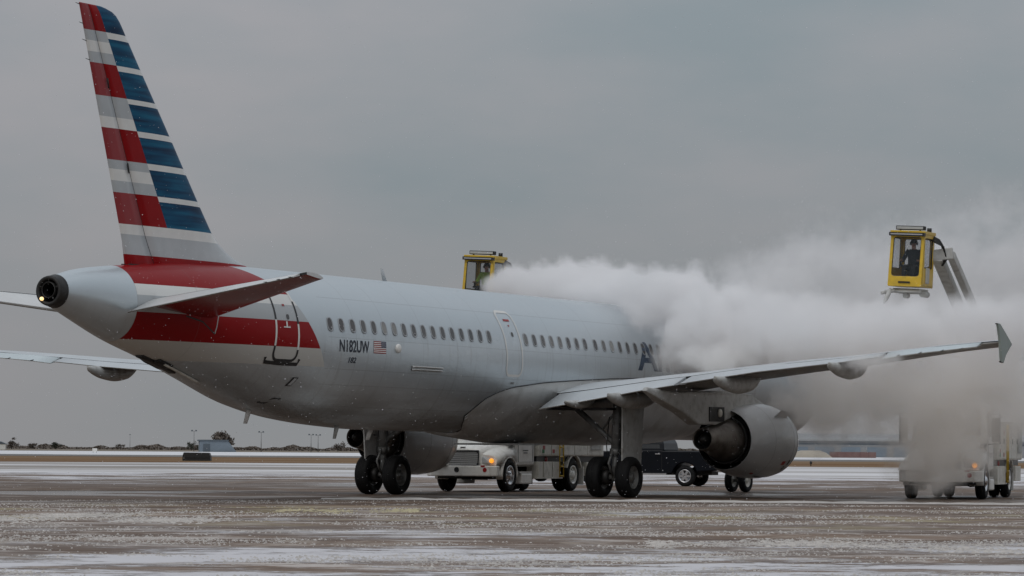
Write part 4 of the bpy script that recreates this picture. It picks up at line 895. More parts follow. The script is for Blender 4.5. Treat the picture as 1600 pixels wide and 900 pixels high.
def bucket_cab(root, loc, rz, to_local):
    """yellow operator cab on the boom: a part of the truck with its own pieces"""
    m4 = to_local @ Matrix.Translation(loc) @ Matrix.Rotation(rz, 4, 'Z') @ Matrix.Rotation(R(-2.5), 4, 'Y')
    Wd, Dp, H = 1.02, 1.08, 1.56; fb_, ft_ = .66, .50
    mb = MB(); fl_ = math.hypot(H, fb_ - ft_); vv = Vector((0, ft_ - fb_, H)).normalized()
    mb.box((0, .05, .04), (Wd, Dp + .1, .08)); mb.box((0, -.02, H + .03), (Wd + .04, Dp + .06, .10)); 
    wf_ = frame_panel(mb, (0, (fb_ + ft_) / 2, H / 2), (-1, 0, 0), vv, Wd, fl_, (.09, .09, .30, .10), .09)
    wsr = frame_panel(mb, (Wd / 2, 0, H / 2), (0, 1, 0), (0, 0, 1), 1.04, H, (.12, .12, .55, .12), .07)
    wsl = frame_panel(mb, (-Wd / 2, 0, H / 2), (0, -1, 0), (0, 0, 1), 1.04, H, (.12, .12, .55, .12), .07)
    wb_ = frame_panel(mb, (0, -Dp / 2, H / 2), (1, 0, 0), (0, 0, 1), Wd, H, (.12, .12, .6, .12), .07)
    cabp = mb.build('bucket_cab', 'yellow', root, bevel=.012); cabp.matrix_local = m4
    for q, nm in ((wf_, 'window'), (wsr, 'window'), (wsl, 'window'), (wb_, 'window')):
        c = MB(); c.add(q, [tuple(range(len(q)))]); c.build(nm, 'cab_glass', cabp, fix=False); c = MB(); c.tube(q, .018, 6, closed=True); c.build('window_seal', 'black', cabp)
    c = MB(); c.box((0, .56, H - .03), (Wd + .05, .16, .10)); c.build('visor', 'black', cabp)
    c = MB(); c.box((0, .645, H - .03), (Wd - .05, .02, .035)); c.build('visor_trim', 'chrome', cabp)
    c = MB(); c.box((-.02, .28, H + .17), (.86, .22, .12)); c.box((-.3, .28, H + .09), (.05, .05, .06)); c.box((.3, .28, H + .09), (.05, .05, .06)); c.build('light_bar', 'chassis', cabp, bevel=.015)
    c = MB(); c.box((-.02, .395, H + .17), (.80, .02, .075)); c.build('light_bar_lens', 'lens', cabp)
    c = MB(); c.cyl((-.42, -.25, H + .08), (-.42, -.25, H + .2), .07, n=12); c.build('beacon', 'black', cabp)
    c = MB(); c.box((-.53, .12, .34), (.05, .30, .46)); c.build('grab_panel', 'boom', cabp, bevel=.02)
    c = MB(); c.box((0, .685, .12), (.36, .015, .05)); c.build('maker_plate', 'chassis', cabp)
    # spray gear under the floor
    c = MB(); c.box((0, 0, -.12), (.8, .9, .14)); c.cyl((-.45, .5, -.14), (.45, .5, -.14), .05, n=10); c.cyl((-.42, -.3, -.2), (-.42, .2, -.2), .09, n=12); c.cyl((.05, .35, -.26), (.05, .1, -.26), .08, n=12); c.build('floor_frame', 'boom', cabp)
    c = MB(); c.lathe([(0, .05), (.15, .07), (.3, .07), (.42, .05), (.5, .035), (.52, .0)], (.44, .52, -.08), (.25, .35, -.8), 14); c.cyl((.3, .5, -.12), (.62, .5, -.18), .06, n=10); c.cyl((.6, .5, -.18), (.7, .6, -.22), .05, n=10); c.build('spray_nozzle', 'boom', cabp)
    c = MB(); c.box((0, -.22, .42), (.5, .5, .1)); c.box((0, -.44, .78), (.48, .1, .7)); c.cyl((0, -.22, .08), (0, -.22, .38), .07, n=10); c.build('seat', 'seat', cabp, bevel=.03)
    for x in (-.28, .28): c = MB(); c.box((x, .02, .62), (.09, .34, .06)); c.cyl((x, .15, .64), (x, .19, .8), .022, n=8); c.build('control_stick', 'chassis', cabp)
    for k in range(5):
        c = MB(); x = -.50 - .012 * k; y = -.40 + .03 * k
        c.tube([(x + .1, y, H + .02 - .04 * k), (x - .16 - .03 * k, y - .14, H - .12 - .05 * k), (x - .26 - .02 * k, y - .3, H - .5 - .05 * k), (x - .20, y - .36, H - .88)], .022, 7); c.build('hose', 'hose', cabp)
    return cabp, m4
def deicer(loc, rz, label, bucket, brz, knuckle):
    t = empty('deicing_truck', loc, rz); tag(t, label, 'truck', 'deicing trucks working on the airliner')
    wl = Matrix.Translation(loc) @ Matrix.Rotation(rz, 4, 'Z'); il = wl.inverted()
    # chassis and bumper
    mb = MB(); mb.box((-.42, -3.2, .78), (.1, 8.6, .24)); mb.box((.42, -3.2, .78), (.1, 8.6, .24)); mb.cyl((-1., 0, .5), (1., 0, .5), .07); mb.cyl((-.9, -5.2, .5), (.9, -5.2, .5), .09); mb.lathe([(-.22, .05), (-.15, .2), (.15, .2), (.22, .05)], (0, -5.2, .5), (0, 1, 0), 14); mb.box((0, .75, .52), (1.9, .3, .2)); mb.cyl((-.8, .92, .42), (.1, .92, .42), .035); mb.build('chassis', 'chassis', t)
    mb = MB(); mb.prism([(-1.22, .95), (-1.22, 1.13), (-1.0, 1.28), (1.0, 1.28), (1.22, 1.13), (1.22, .95)], .50, .83, 0, 2); bu = mb.build('bumper', 'white', t, bevel=.03)
    MB().box((.82, 1.16, .97), (.78, .42, .28), taper=(.82, .6)).build('bumper_box', 'white', bu, bevel=.02)
    MB().cyl((.12, 1.27, .70), (.12, 1.29, .70), .085, n=14).build('tow_opening', 'black', bu); MB().cyl((-.85, 1.27, .70), (-.85, 1.29, .70), .07, n=12).build('fog_lamp', 'redplastic', bu)
    MB().box((-.78, 1.285, .82), (.14, .02, .05)).build('reflector', 'redplastic', bu); MB().cyl((-.42, 1.05, 1.0), (-.08, 1.05, 1.0), .07, n=10).build('air_horn', 'redplastic', bu)
    # hood: lofted from the grille to the windscreen, fenders either side
    mb = MB(); rings = []
    for y, w2, zt, zs in ((1.10, .60, 1.33, 1.14), (1.02, .66, 1.41, 1.20), (.6, .76, 1.52, 1.30), (0, .88, 1.62, 1.42), (-.62, .97, 1.72, 1.56)):
        rings.append([(-w2, y, .92), (-w2, y, zs), (-w2 * .93, y, zs + (zt - zs) * .7), (-w2 * .6, y, zt - .01), (0, y, zt + .03), (w2 * .6, y, zt - .01), (w2 * .93, y, zs + (zt - zs) * .7), (w2, y, zs), (w2, y, .92)])
    mb.loft(rings, closed=False, caps=True); mb.build('hood', 'white', t)
    for sd in (-1, 1):
        mb = MB(); rg = []
        for a in np.linspace(R(-12), R(192), 15):
            c_, s_ = math.cos(a), math.sin(a); rg.append([(sd * .70, .64 * c_ + .02, .53 + .66 * s_), (sd * 1.12, .62 * c_ + .02, .53 + .62 * s_), (sd * 1.18, .60 * c_ + .02, .53 + .58 * s_), (sd * 1.17, .57 * c_ + .02, .53 + .55 * s_), (sd * .70, .57 * c_ + .02, .53 + .55 * s_)])
        mb.loft(rg, caps=True); 
        mb.loft([[(sd * x, y, z) for x, y, z in q] for q in ([(.60, 1.08, .84), (.85, 1.06, .84), (1.08, .92, .84), (1.10, .88, 1.02), (1.0, .90, 1.12), (.80, 1.0, 1.17), (.60, 1.07, 1.20)], [(.66, .75, .84), (.9, .75, .84), (1.16, .62, .9), (1.17, .58, 1.10), (1.08, .62, 1.22), (.86, .70, 1.30), (.66, .75, 1.34)], [(.72, .3, 1.0), (.9, .3, 1.0), (1.17, .3, 1.08), (1.17, .3, 1.18), (1.10, .3, 1.28), (.92, .3, 1.38), (.74, .3, 1.44)], [(.80, -.25, 1.05), (.95, -.25, 1.05), (1.15, -.25, 1.08), (1.15, -.25, 1.20), (1.10, -.25, 1.32), (.98, -.25, 1.42), (.84, -.25, 1.50)], [(.84, -.6, .95), (.98, -.6, .95), (1.13, -.6, .95), (1.13, -.6, 1.2), (1.10, -.6, 1.38), (1.0, -.6, 1.48), (.88, -.6, 1.56)])])
        fe = mb.build('fender', 'white', t)
        mb = MB(); mb.loft([[(sd * x, y, z) for x, y, z in ((.66, 1.11, .93), (.92, 1.06, .91), (1.02, .97, 1.02), (.68, 1.10, 1.13))], [(sd * x, y - .1, z) for x, y, z in ((.66, 1.11, .93), (.92, 1.06, .91), (1.02, .97, 1.02), (.68, 1.10, 1.13))]], smooth=False); mb.build('headlight', 'lens', fe, bevel=.02)
        MB().lathe([(0, .075), (.04, .065), (.055, 0)], (sd * .97, 1.035, .99), (sd * .45, 1, 0), 14).build('turn_signal', 'amber', fe)
    mb = MB(); gf = frame_panel(mb, (0, 1.17, 1.07), (-1, 0, -0.0), (0, -.06, 1), 1.2, .50, (.05, .05, .05, .06), .06, .06); gr = mb.build('grille', 'chrome', t)
    MB().box((0, 1.118, 1.07), (1.1, .02, .42)).build('grille_back', 'black', gr)
    for k in range(7): MB().box((0, 1.155 - .003 * k, .885 + k * .062), (1.1, .03, .030)).build('slat', 'slat', gr)
    MB().box((0, 1.075, 1.40), (.18, .02, .05)).build('badge', 'steel', gr)
    # cab
    mb = MB(); sec = [(-.95, .80), (-1.10, .86), (-1.12, 1.75), (-1.02, 2.70), (-.9, 2.82), (.9, 2.82), (1.02, 2.70), (1.12, 1.75), (1.10, .86), (.95, .80)]
    mb.loft([[(x, y if z < 1.8 else y - (z - 1.8) * sl_, z) for x, z in sec] for y, sl_ in ((-.55, .48), (-1.2, .1), (-2.05, .0))], smooth=False); cabm = mb.build('cab', 'white', t, bevel=.03)
    mb = MB(); mb.add([(-.92, -.565, 1.86), (.92, -.565, 1.86), (.84, -.955, 2.66), (-.84, -.955, 2.66)], [(0, 1, 2, 3)]); mb.build('windscreen', 'glass_dark', cabm, fix=False)
    for x in (-.4, .3): MB().tube([(x, -.53, 1.84), (x + .1, -.62, 2.05), (x + .42, -.66, 2.12)], .014, 6).build('wiper', 'black', cabm)
    for sd in (-1, 1):
        mb = MB(); mb.add([(sd * 1.125, -.85, 1.82), (sd * 1.125, -1.85, 1.82), (sd * 1.045, -1.85, 2.58), (sd * 1.05, -1.1, 2.58)], [(0, 1, 2, 3)]); mb.build('side_window', 'glass_dark', cabm, fix=False)
        c = MB(); c.tube([(sd * 1.122, -.72, 1.75), (sd * 1.118, -.75, .95), (sd * 1.118, -1.9, .95), (sd * 1.122, -1.92, 1.75)], .008, 5); dr = c.build('door_joint', 'dimline', cabm)
        MB().box((sd * 1.14, -1.72, 1.62), (.04, .16, .05)).build('door_handle', 'chrome', cabm)
        MB().box((sd * 1.13, -1.3, 1.32), (.006, .42, .03)).build('door_lettering', 'ink', cabm); MB().box((sd * 1.13, -1.3, 1.24), (.006, .3, .03)).build('door_lettering', 'ink', cabm)
        c = MB(); c.tube([(sd * 1.1, -.72, 2.45), (sd * 1.48, -.62, 2.5), (sd * 1.48, -.62, 1.62), (sd * 1.12, -.72, 1.6)], .02, 6); mr = c.build('mirror_arm', 'chassis', cabm)
        c = MB(); c.loft([[(sd * (1.36 + dx), -.60 + dy, z) for dx, dy in ((-.13, 0), (.12, -.03), (.10, -.12), (-.11, -.1))] for z in (1.68, 1.75, 2.30, 2.38)], smooth=False); c.build('mirror', 'steel' if sd > 0 else 'chassis', cabm, bevel=.02)
        MB().cyl((sd * 1.36, -.71, 1.84), (sd * 1.36, -.74, 1.84), .085, n=14).build('round_mirror', 'chassis', cabm)
        c = MB(); c.loft([[(sd * (.95 + .15 * f), -.15 - y, z) for y, z in ((0, 1.48), (.10, 1.48), (.42, 1.56), (.40, 1.63), (.06, 1.58))] for f in (0, 1)], smooth=False); c.build('hood_mirror', 'chassis', cabm, bevel=.01)
        MB().box((sd * .99, -1.3, .62), (.3, 1.0, .06)).build('step', 'steel', cabm); MB().box((sd * 1.0, -1.35, .42), (.32, .85, .34)).build('fuel_tank', 'white', cabm, bevel=.04)
    for x in (-.5, 0, .5): MB().box((x, -.95, 2.85), (.12, .1, .06)).build('marker_lamp', 'lens', cabm)
    # body: upper equipment boxes, black band, lower lockers, panels with joints
    mb = MB(); mb.box((0, -4.95, 1.72), (2.42, 5.5, 1.16)); bd = mb.build('equipment_body', 'cream', t, bevel=.02)
    mb = MB(); mb.box((0, -4.95, 1.05), (2.2, 5.4, .17)); mb.build('body_band', 'black', bd)
    for sd in (-1, 1):
        x = sd * 1.215
        for y0, y1 in ((-2.25, -3.15), (-3.2, -3.72), (-4.12, -5.1), (-5.15, -6.2), (-6.25, -7.66)):
            MB().box((x, (y0 + y1) / 2, 1.70), (.03, abs(y1 - y0) - .03, 1.04)).build('panel', 'cream', bd, bevel=.008)
            MB().box((sd * 1.24, y0 - .12, 1.7), (.03, .05, .16)).build('latch', 'chassis', bd)
        MB().box((sd * 1.235, -6.95, 1.74), (.03, .9, .8)).build('louvre_panel', 'fairing', bd)
        for k in range(9): MB().box((sd * 1.25, -6.95, 1.40 + k * .085), (.03, .84, .03)).build('louvre', 'boom', bd)
        for y0, y1 in ((-2.15, -2.55), (-2.6, -3.3), (-3.34, -3.95)): MB().box((sd * 1.0, (y0 + y1) / 2, .71), (.42, abs(y1 - y0) - .03, .50)).build('locker', 'cream', bd, bevel=.015)
        MB().box((sd * 1.0, -3.1, .44), (.44, 2.1, .05)).build('locker_rail', 'cream', bd)
        for y_, z_, mm in ((-2.55, 1.42, 'redplastic'), (-3.4, 1.95, 'redplastic'), (-4.3, 2.1, 'green'), (-2.5, 1.3, 'green'), (-3.35, 1.3, 'redplastic')): MB().box((sd * 1.236, y_, z_), (.012, .16, .12)).build('decal', mm, bd)
        MB().lathe([(0, .09), (.04, .08), (.05, 0)], (sd * 1.1, -3.0, 1.04), (sd, 0, 0), 12).build('side_lamp', 'redplastic', bd)
        lad = MB(); 
        for y_ in (-3.78, -4.10): lad.cyl((sd * 1.27, y_, .45), (sd * 1.27, y_, 2.2), .022, n=8)
        for k in range(6): lad.cyl((sd * 1.27, -3.78, .5 + k * .31), (sd * 1.27, -4.10, .5 + k * .31), .02, n=8)
        lad.build('ladder', 'lyellow', bd)
        c = MB(); c.loft([[(sd * x, -5.2 + .68 * math.cos(a), .55 + .66 * math.sin(a)) for x in (.62, 1.2)] + [(sd * x, -5.2 + .62 * math.cos(a), .55 + .61 * math.sin(a)) for x in (1.2, .62)] for a in np.linspace(R(20), R(160), 9)], smooth=False); c.build('mudguard', 'cream', bd)
        MB().box((sd * .92, -6.05, .5), (.5, .03, .6)).build('mud_flap', 'white', bd)
        MB().box((sd * 1.05, -6.8, .72), (.34, 1.2, .46)).build('locker', 'cream', bd, bevel=.015)
        wheel(t, (sd * 1.03, 0, .53), 1.06, .30, 'chrome', side=sd); wheel(t, (sd * 1.03, -5.2, .53), 1.06, .28, 'white', dual=.34, side=sd)
    MB().box((0, -7.72, .72), (2.3, .08, .22)).build('rear_bumper', 'chassis', t)
    # turret, lower boom to the knuckle, twin upper beams to the cab
    mb = MB(); mb.cyl((0, -4.6, 2.30), (0, -4.6, 2.62), .5, .42, 20); mb.box((0, -4.6, 2.75), (.6, .7, .3)); mb.build('turret', 'boom', t)
    K = il @ Vector(knuckle); cabp, m4 = bucket_cab(t, bucket, brz, il)
    def beam(a, b_, w_, h_):
        a, b_ = Vector(a), Vector(b_); d = (b_ - a).normalized(); sx_ = d.cross(Vector((0, 0, 1))).normalized(); up = sx_.cross(d); return [[tuple(p + sx_ * i * w_ / 2 + up * j * h_ / 2) for i, j in ((-1, -1), (1, -1), (1, 1), (-1, 1))] for p in (a, b_)]
    mb = MB(); mb.loft(beam((0, -4.6, 2.8), K, .36, .42), smooth=False); mb.build('lower_boom', 'boom', t, bevel=.02)
    A = m4 @ Vector((-.62, -.52, .95)); A2 = m4 @ Vector((-.50, -.78, .95))
    mb = MB(); mb.loft(beam(K, A, .30, .30), smooth=False); ub = mb.build('upper_boom', 'boom', t, bevel=.02)
    Kd = K + (m4.to_3x3() @ Vector((-.42, -.25, .0))); mb = MB(); mb.loft(beam(Kd, A + (m4.to_3x3() @ Vector((-.36, -.22, .05))), .2, .26), smooth=False); mb.build('levelling_beam', 'boom', ub, bevel=.02)
    mb = MB(); mb.cyl(K + Vector((-.4, 0, 0)), K + Vector((.4, 0, 0)), .3, n=18); mb.build('knuckle', 'boom', t)
    mb = MB(); mb.loft(beam(m4 @ Vector((-.40, -.58, .95)), A + (m4.to_3x3() @ Vector((-.42, -.2, .12))), .3, .34), smooth=False); mb.build('boom_head', 'fairing', t, bevel=.03)
    return t, wl, cabp, m4
rzL, rzR = R(156.4), R(165)
LB = Vector((-.93, 122.0, 5.98)); RB = Vector((11.72, 110.5, 6.20))
kR = W(1516, 522, 117); kL = W(846, 505, 126)
tL, wlL, cabL, bmL = deicer((-1.08, 119.7, 0), rzL, 'white deicing truck with grille and amber lamp seen below the fuselage', LB, R(157), kL)
tR, wlR, cabR, bmR = deicer((12.73, 110.0, 0), rzR, 'white deicing truck hidden in mist at the right, under the wing tip', RB, R(157), kR)

# ------------------------------------------------------------------ the two operators
def person(m4, label, jacket, cap):
    root = empty('person'); root.matrix_world = m4; tag(root, label, 'person', 'operators in the yellow cabs')
    def skin_mesh(name, V, E, rad, material, parent, sub=2):
        me = bpy.data.meshes.new(name); me.from_pydata(V, E, []); me.materials.append(M[material]); o = bpy.data.objects.new(name, me); COL.objects.link(o); o.parent = parent
        if not me.skin_vertices: o.modifiers.new('skin', 'SKIN')
        else: o.modifiers.new('skin', 'SKIN')
        if not me.skin_vertices:
            bm = bmesh.new(); bm.from_mesh(me); bm.verts.layers.skin.verify(); bm.to_mesh(me); bm.free()
        for i, sv in enumerate(me.skin_vertices[0].data): sv.radius = rad[i] if isinstance(rad[i], tuple) else (rad[i], rad[i]); sv.use_root = (i == 0)
        o.modifiers['skin'].use_smooth_shade = True; s_ = o.modifiers.new('sub', 'SUBSURF'); s_.levels = sub; s_.render_levels = sub; return o
    V, E, Rd = [], [], []
    def v(p, r, link=None):
        V.append(p); Rd.append(r); i = len(V) - 1
        if link is not None: E.append((link, i))
        return i
    pel = v((0, -.22, .56), (.15, .12)); sp1 = v((0, -.24, .74), (.14, .10), pel); ch = v((0, -.23, .94), (.16, .11), sp1); sh = v((0, -.22, 1.06), (.10, .08), ch); nk = v((0, -.20, 1.14), .052, sh)
    jaw = v((0, -.17, 1.22), (.068, .075), nk); crown = v((0, -.185, 1.32), (.078, .09), jaw); v((0, -.19, 1.37), (.05, .06), crown); v((0, -.062, 1.245), .014, jaw)
    for sd in (-1, 1):
        v((sd * .088, -.18, 1.265), .014, crown)
        s0_ = v((sd * .17, -.22, 1.03), .062, ch); el_ = v((sd * .27, -.10, .78), .046, s0_); wr = v((sd * .27, .11, .74), .03, el_); pa = v((sd * .27, .17, .76), (.022, .036), wr)
        for q, (dx, L_) in enumerate(((-.030, .055), (-.010, .065), (.011, .06), (.031, .048))):
            k1 = v((sd * .27 + dx, .205, .775 - .006 * q), .0095, pa); k2 = v((sd * .27 + dx, .205 + L_ * .5, .768 - .006 * q), .009, k1); v((sd * .27 + dx * .9, .205 + L_ * .55, .745 - .006 * q), .008, k2)
        th = v((sd * .27 - sd * .042, .15, .775), .011, wr); v((sd * .27 - sd * .05, .19, .79), .009, th)
        hp_ = v((sd * .1, -.18, .54), .085, pel); kn = v((sd * .14, .24, .56), .062, hp_); an = v((sd * .14, .26, .18), .042, kn); v((sd * .14, .40, .125), (.04, .03), an)
    body_ = skin_mesh('body', V, E, Rd, 'skin', root)
    J = [(0, -.22, .54), (0, -.24, .74), (0, -.23, .95), (0, -.22, 1.07), (0, -.205, 1.12)]; JE = [(0, 1), (1, 2), (2, 3), (3, 4)]; JR = [(.185, .15), (.175, .135), (.195, .145), (.125, .105), (.08, .08)]
    for sd in (-1, 1): k = len(J); J += [(sd * .19, -.22, 1.04), (sd * .275, -.10, .79), (sd * .27, .07, .745)]; JE += [(2, k), (k, k + 1), (k + 1, k + 2)]; JR += [.085, .066, .052]
    skin_mesh('jacket', J, JE, JR, jacket, root)
    T = [(0, -.2, .55)]; TE_ = []; TR = [(.17, .13)]
    for sd in (-1, 1): k = len(T); T += [(sd * .1, -.16, .55), (sd * .14, .24, .57), (sd * .14, .26, .22)]; TE_ += [(0, k), (k, k + 1), (k + 1, k + 2)]; TR += [.105, .08, .062]
    skin_mesh('trousers', T, TE_, TR, 'trousers', root)
    hb_ = MB(); hb_.lathe([(-.04, .098), (.0, .104), (.05, .092), (.085, .055), (.095, 0)], (0, -.195, 1.315), (0, -.12, 1), 18); hb_.build('hair' if not cap else 'cap', 'hair' if not cap else 'jacket_dark', root)
    for sd in (-1, 1):
        MB().lathe([(-.008, 0), (-.006, .01), (.004, .008), (.006, 0)], (sd * .03, -.098, 1.283), (0, 1, 0), 8).build('eye', 'hair', body_)
        MB().lathe([(0, .045), (.03, .045), (.035, .0)], (sd * .085, -.185, 1.27), (sd, 0, 0), 14).build('headset', 'chassis', root)
    MB().box((0, -.087, 1.205), (.05, .01, .01)).build('mouth', 'redplastic', body_)
    c = MB(); c.tube([(.1 * math.cos(a) if abs(math.cos(a)) > 1e-3 else 0, -.185, 1.28 + .125 * math.sin(a)) for a in np.linspace(0, math.pi, 11)], .012, 6); c.build('headset_band', 'chassis', root)
    return root
person(wlR @ bmR @ Matrix.Translation((0, .04, .02)), 'seated operator in dark jacket with headset in the right yellow cab', 'jacket_dark', True)
person(wlL @ bmL @ Matrix.Translation((0, .04, .02)), 'seated operator in yellow green jacket in the left yellow cab behind the fuselage', 'hivis', False)

# ------------------------------------------------------------------ pickup truck
pk = empty('pickup_truck', (6.88, 142.8, 0), R(70.7)); tag(pk, 'dark navy pickup truck with chrome wheels parked beyond the airliner', 'pickup truck')
def arch(yc, r, z0=.52, n=9): return [(yc + r * math.cos(a), .40 + r * math.sin(a)) for a in np.linspace(R(16), R(164), n)]
side = [(-1.25, .62), (-1.25, 1.28), (-1.2, 1.34), (.85, 1.34), (.9, 1.36), (2.75, 1.36), (3.0, 1.32), (4.35, 1.22), (4.6, 1.08), (4.62, .62), (4.4, .50)] + [(y, z) for y, z in arch(3.7, .50)] + [(3.2, .47), (.5, .47)] + [(y, z) for y, z in arch(0, .50)] + [(-.55, .56)]
mb = MB(); mb.prism(side, -1.0, 1.0, 0, 0); bdy = mb.build('body', 'navy', pk, bevel=.05)
mb = MB(); rg = []
for z, ins, y0, y1 in ((1.35, .0, .82, 2.98), (1.62, .06, .86, 2.68), (1.90, .16, 1.0, 2.30), (1.97, .24, 1.1, 2.15)): rg.append([(-.96 + ins, y0, z), (-.96 + ins, y1, z), (.96 - ins, y1, z), (.96 - ins, y0, z)])
mb.loft(rg, smooth=False); cb = mb.build('cabin', 'navy', pk, bevel=.03)
for sd in (-1, 1):
    for y0, y1, y2, y3 in ((.98, 1.78, 1.76, 1.10), (1.84, 2.62, 2.30, 1.82)):
        MB().add([(sd * .955, y0, 1.42), (sd * .955, y1, 1.42), (sd * .828, y2, 1.86), (sd * .828, y3, 1.86)], [(0, 1, 2, 3)]).build('side_window', 'glass_dark', cb, fix=False)
    for y in (.9, 1.82, 2.86): MB().box((sd * 1.003, y, .95), (.006, .012, .8)).build('door_joint', 'black', bdy)
    for y in (1.05, 1.98): MB().box((sd * 1.02, y, 1.22), (.04, .2, .035)).build('door_handle', 'chrome', bdy)
    MB().box((sd * 1.0, 1.85, .46), (.16, 2.3, .05)).build('running_board', 'chrome', bdy)
    c = MB(); c.loft([[(sd * (1.08 + dx), 2.62 + dy, z) for dx, dy in ((-.1, 0), (.13, 0), (.13, .1), (-.1, .08))] for z in (1.42, 1.66)], smooth=False); c.build('mirror', 'black', cb, bevel=.02)
    MB().box((sd * .93, -1.27, 1.05), (.14, .05, .4)).build('tail_light', 'redplastic', bdy); MB().box((sd * .78, 4.6, .95), (.36, .06, .22)).build('headlight', 'lens', bdy)
    for y in (0, 3.7):
        w_ = MB(); tyre(w_, (sd * .86, y, .39), (1, 0, 0), .78, .27, n=32); wo_ = w_.build('wheel', 'rubber', pk); r_ = MB(); r_.lathe([(0, .245), (.02, .25), (.02, .225), (-.05, .2), (-.06, 0)], (sd * .97, y, .39), (sd, 0, 0), 28)
        for k in range(6): a = k * math.pi / 3; r_.loft([[(sd * .985, y + rr * math.cos(a) + q * math.sin(a) * wq, .39 + rr * math.sin(a) - q * math.cos(a) * wq) for q in (-1, 1)] + [(sd * .955, y + rr * math.cos(a) + q * math.sin(a) * wq, .39 + rr * math.sin(a) - q * math.cos(a) * wq) for q in (1, -1)] for rr, wq in ((.04, .045), (.225, .038))], smooth=False)
        r_.build('rim', 'chrome', wo_)
MB().add([(-.93, 2.93, 1.40), (.93, 2.93, 1.40), (.79, 2.33, 1.88), (-.79, 2.33, 1.88)], [(0, 1, 2, 3)]).build('windscreen', 'glass_dark', cb, fix=False)
MB().add([(-.9, .83, 1.42), (.9, .83, 1.42), (.78, .99, 1.86), (-.78, .99, 1.86)], [(0, 1, 2, 3)]).build('rear_window', 'glass_dark', cb, fix=False)
MB().box((0, -1.34, .66), (1.9, .18, .2)).build('rear_bumper', 'chrome', pk, bevel=.03); MB().box((0, 4.68, .66), (1.9, .16, .22)).build('front_bumper', 'chrome', pk, bevel=.03)
mb = MB(); mb.box((0, -1.62, .52), (.08, .5, .07)); mb.cyl((0, -1.82, .55), (0, -1.82, .64), .03, n=8); mb.build('tow_hitch', 'chassis', pk)
mb = MB(); mb.box((0, 1.7, .5), (.9, 5.2, .14)); mb.build('chassis', 'chassis', pk)
MB().box((0, -.2, 1.345), (1.76, 1.9, .012)).build('cargo_bed', 'black', pk)
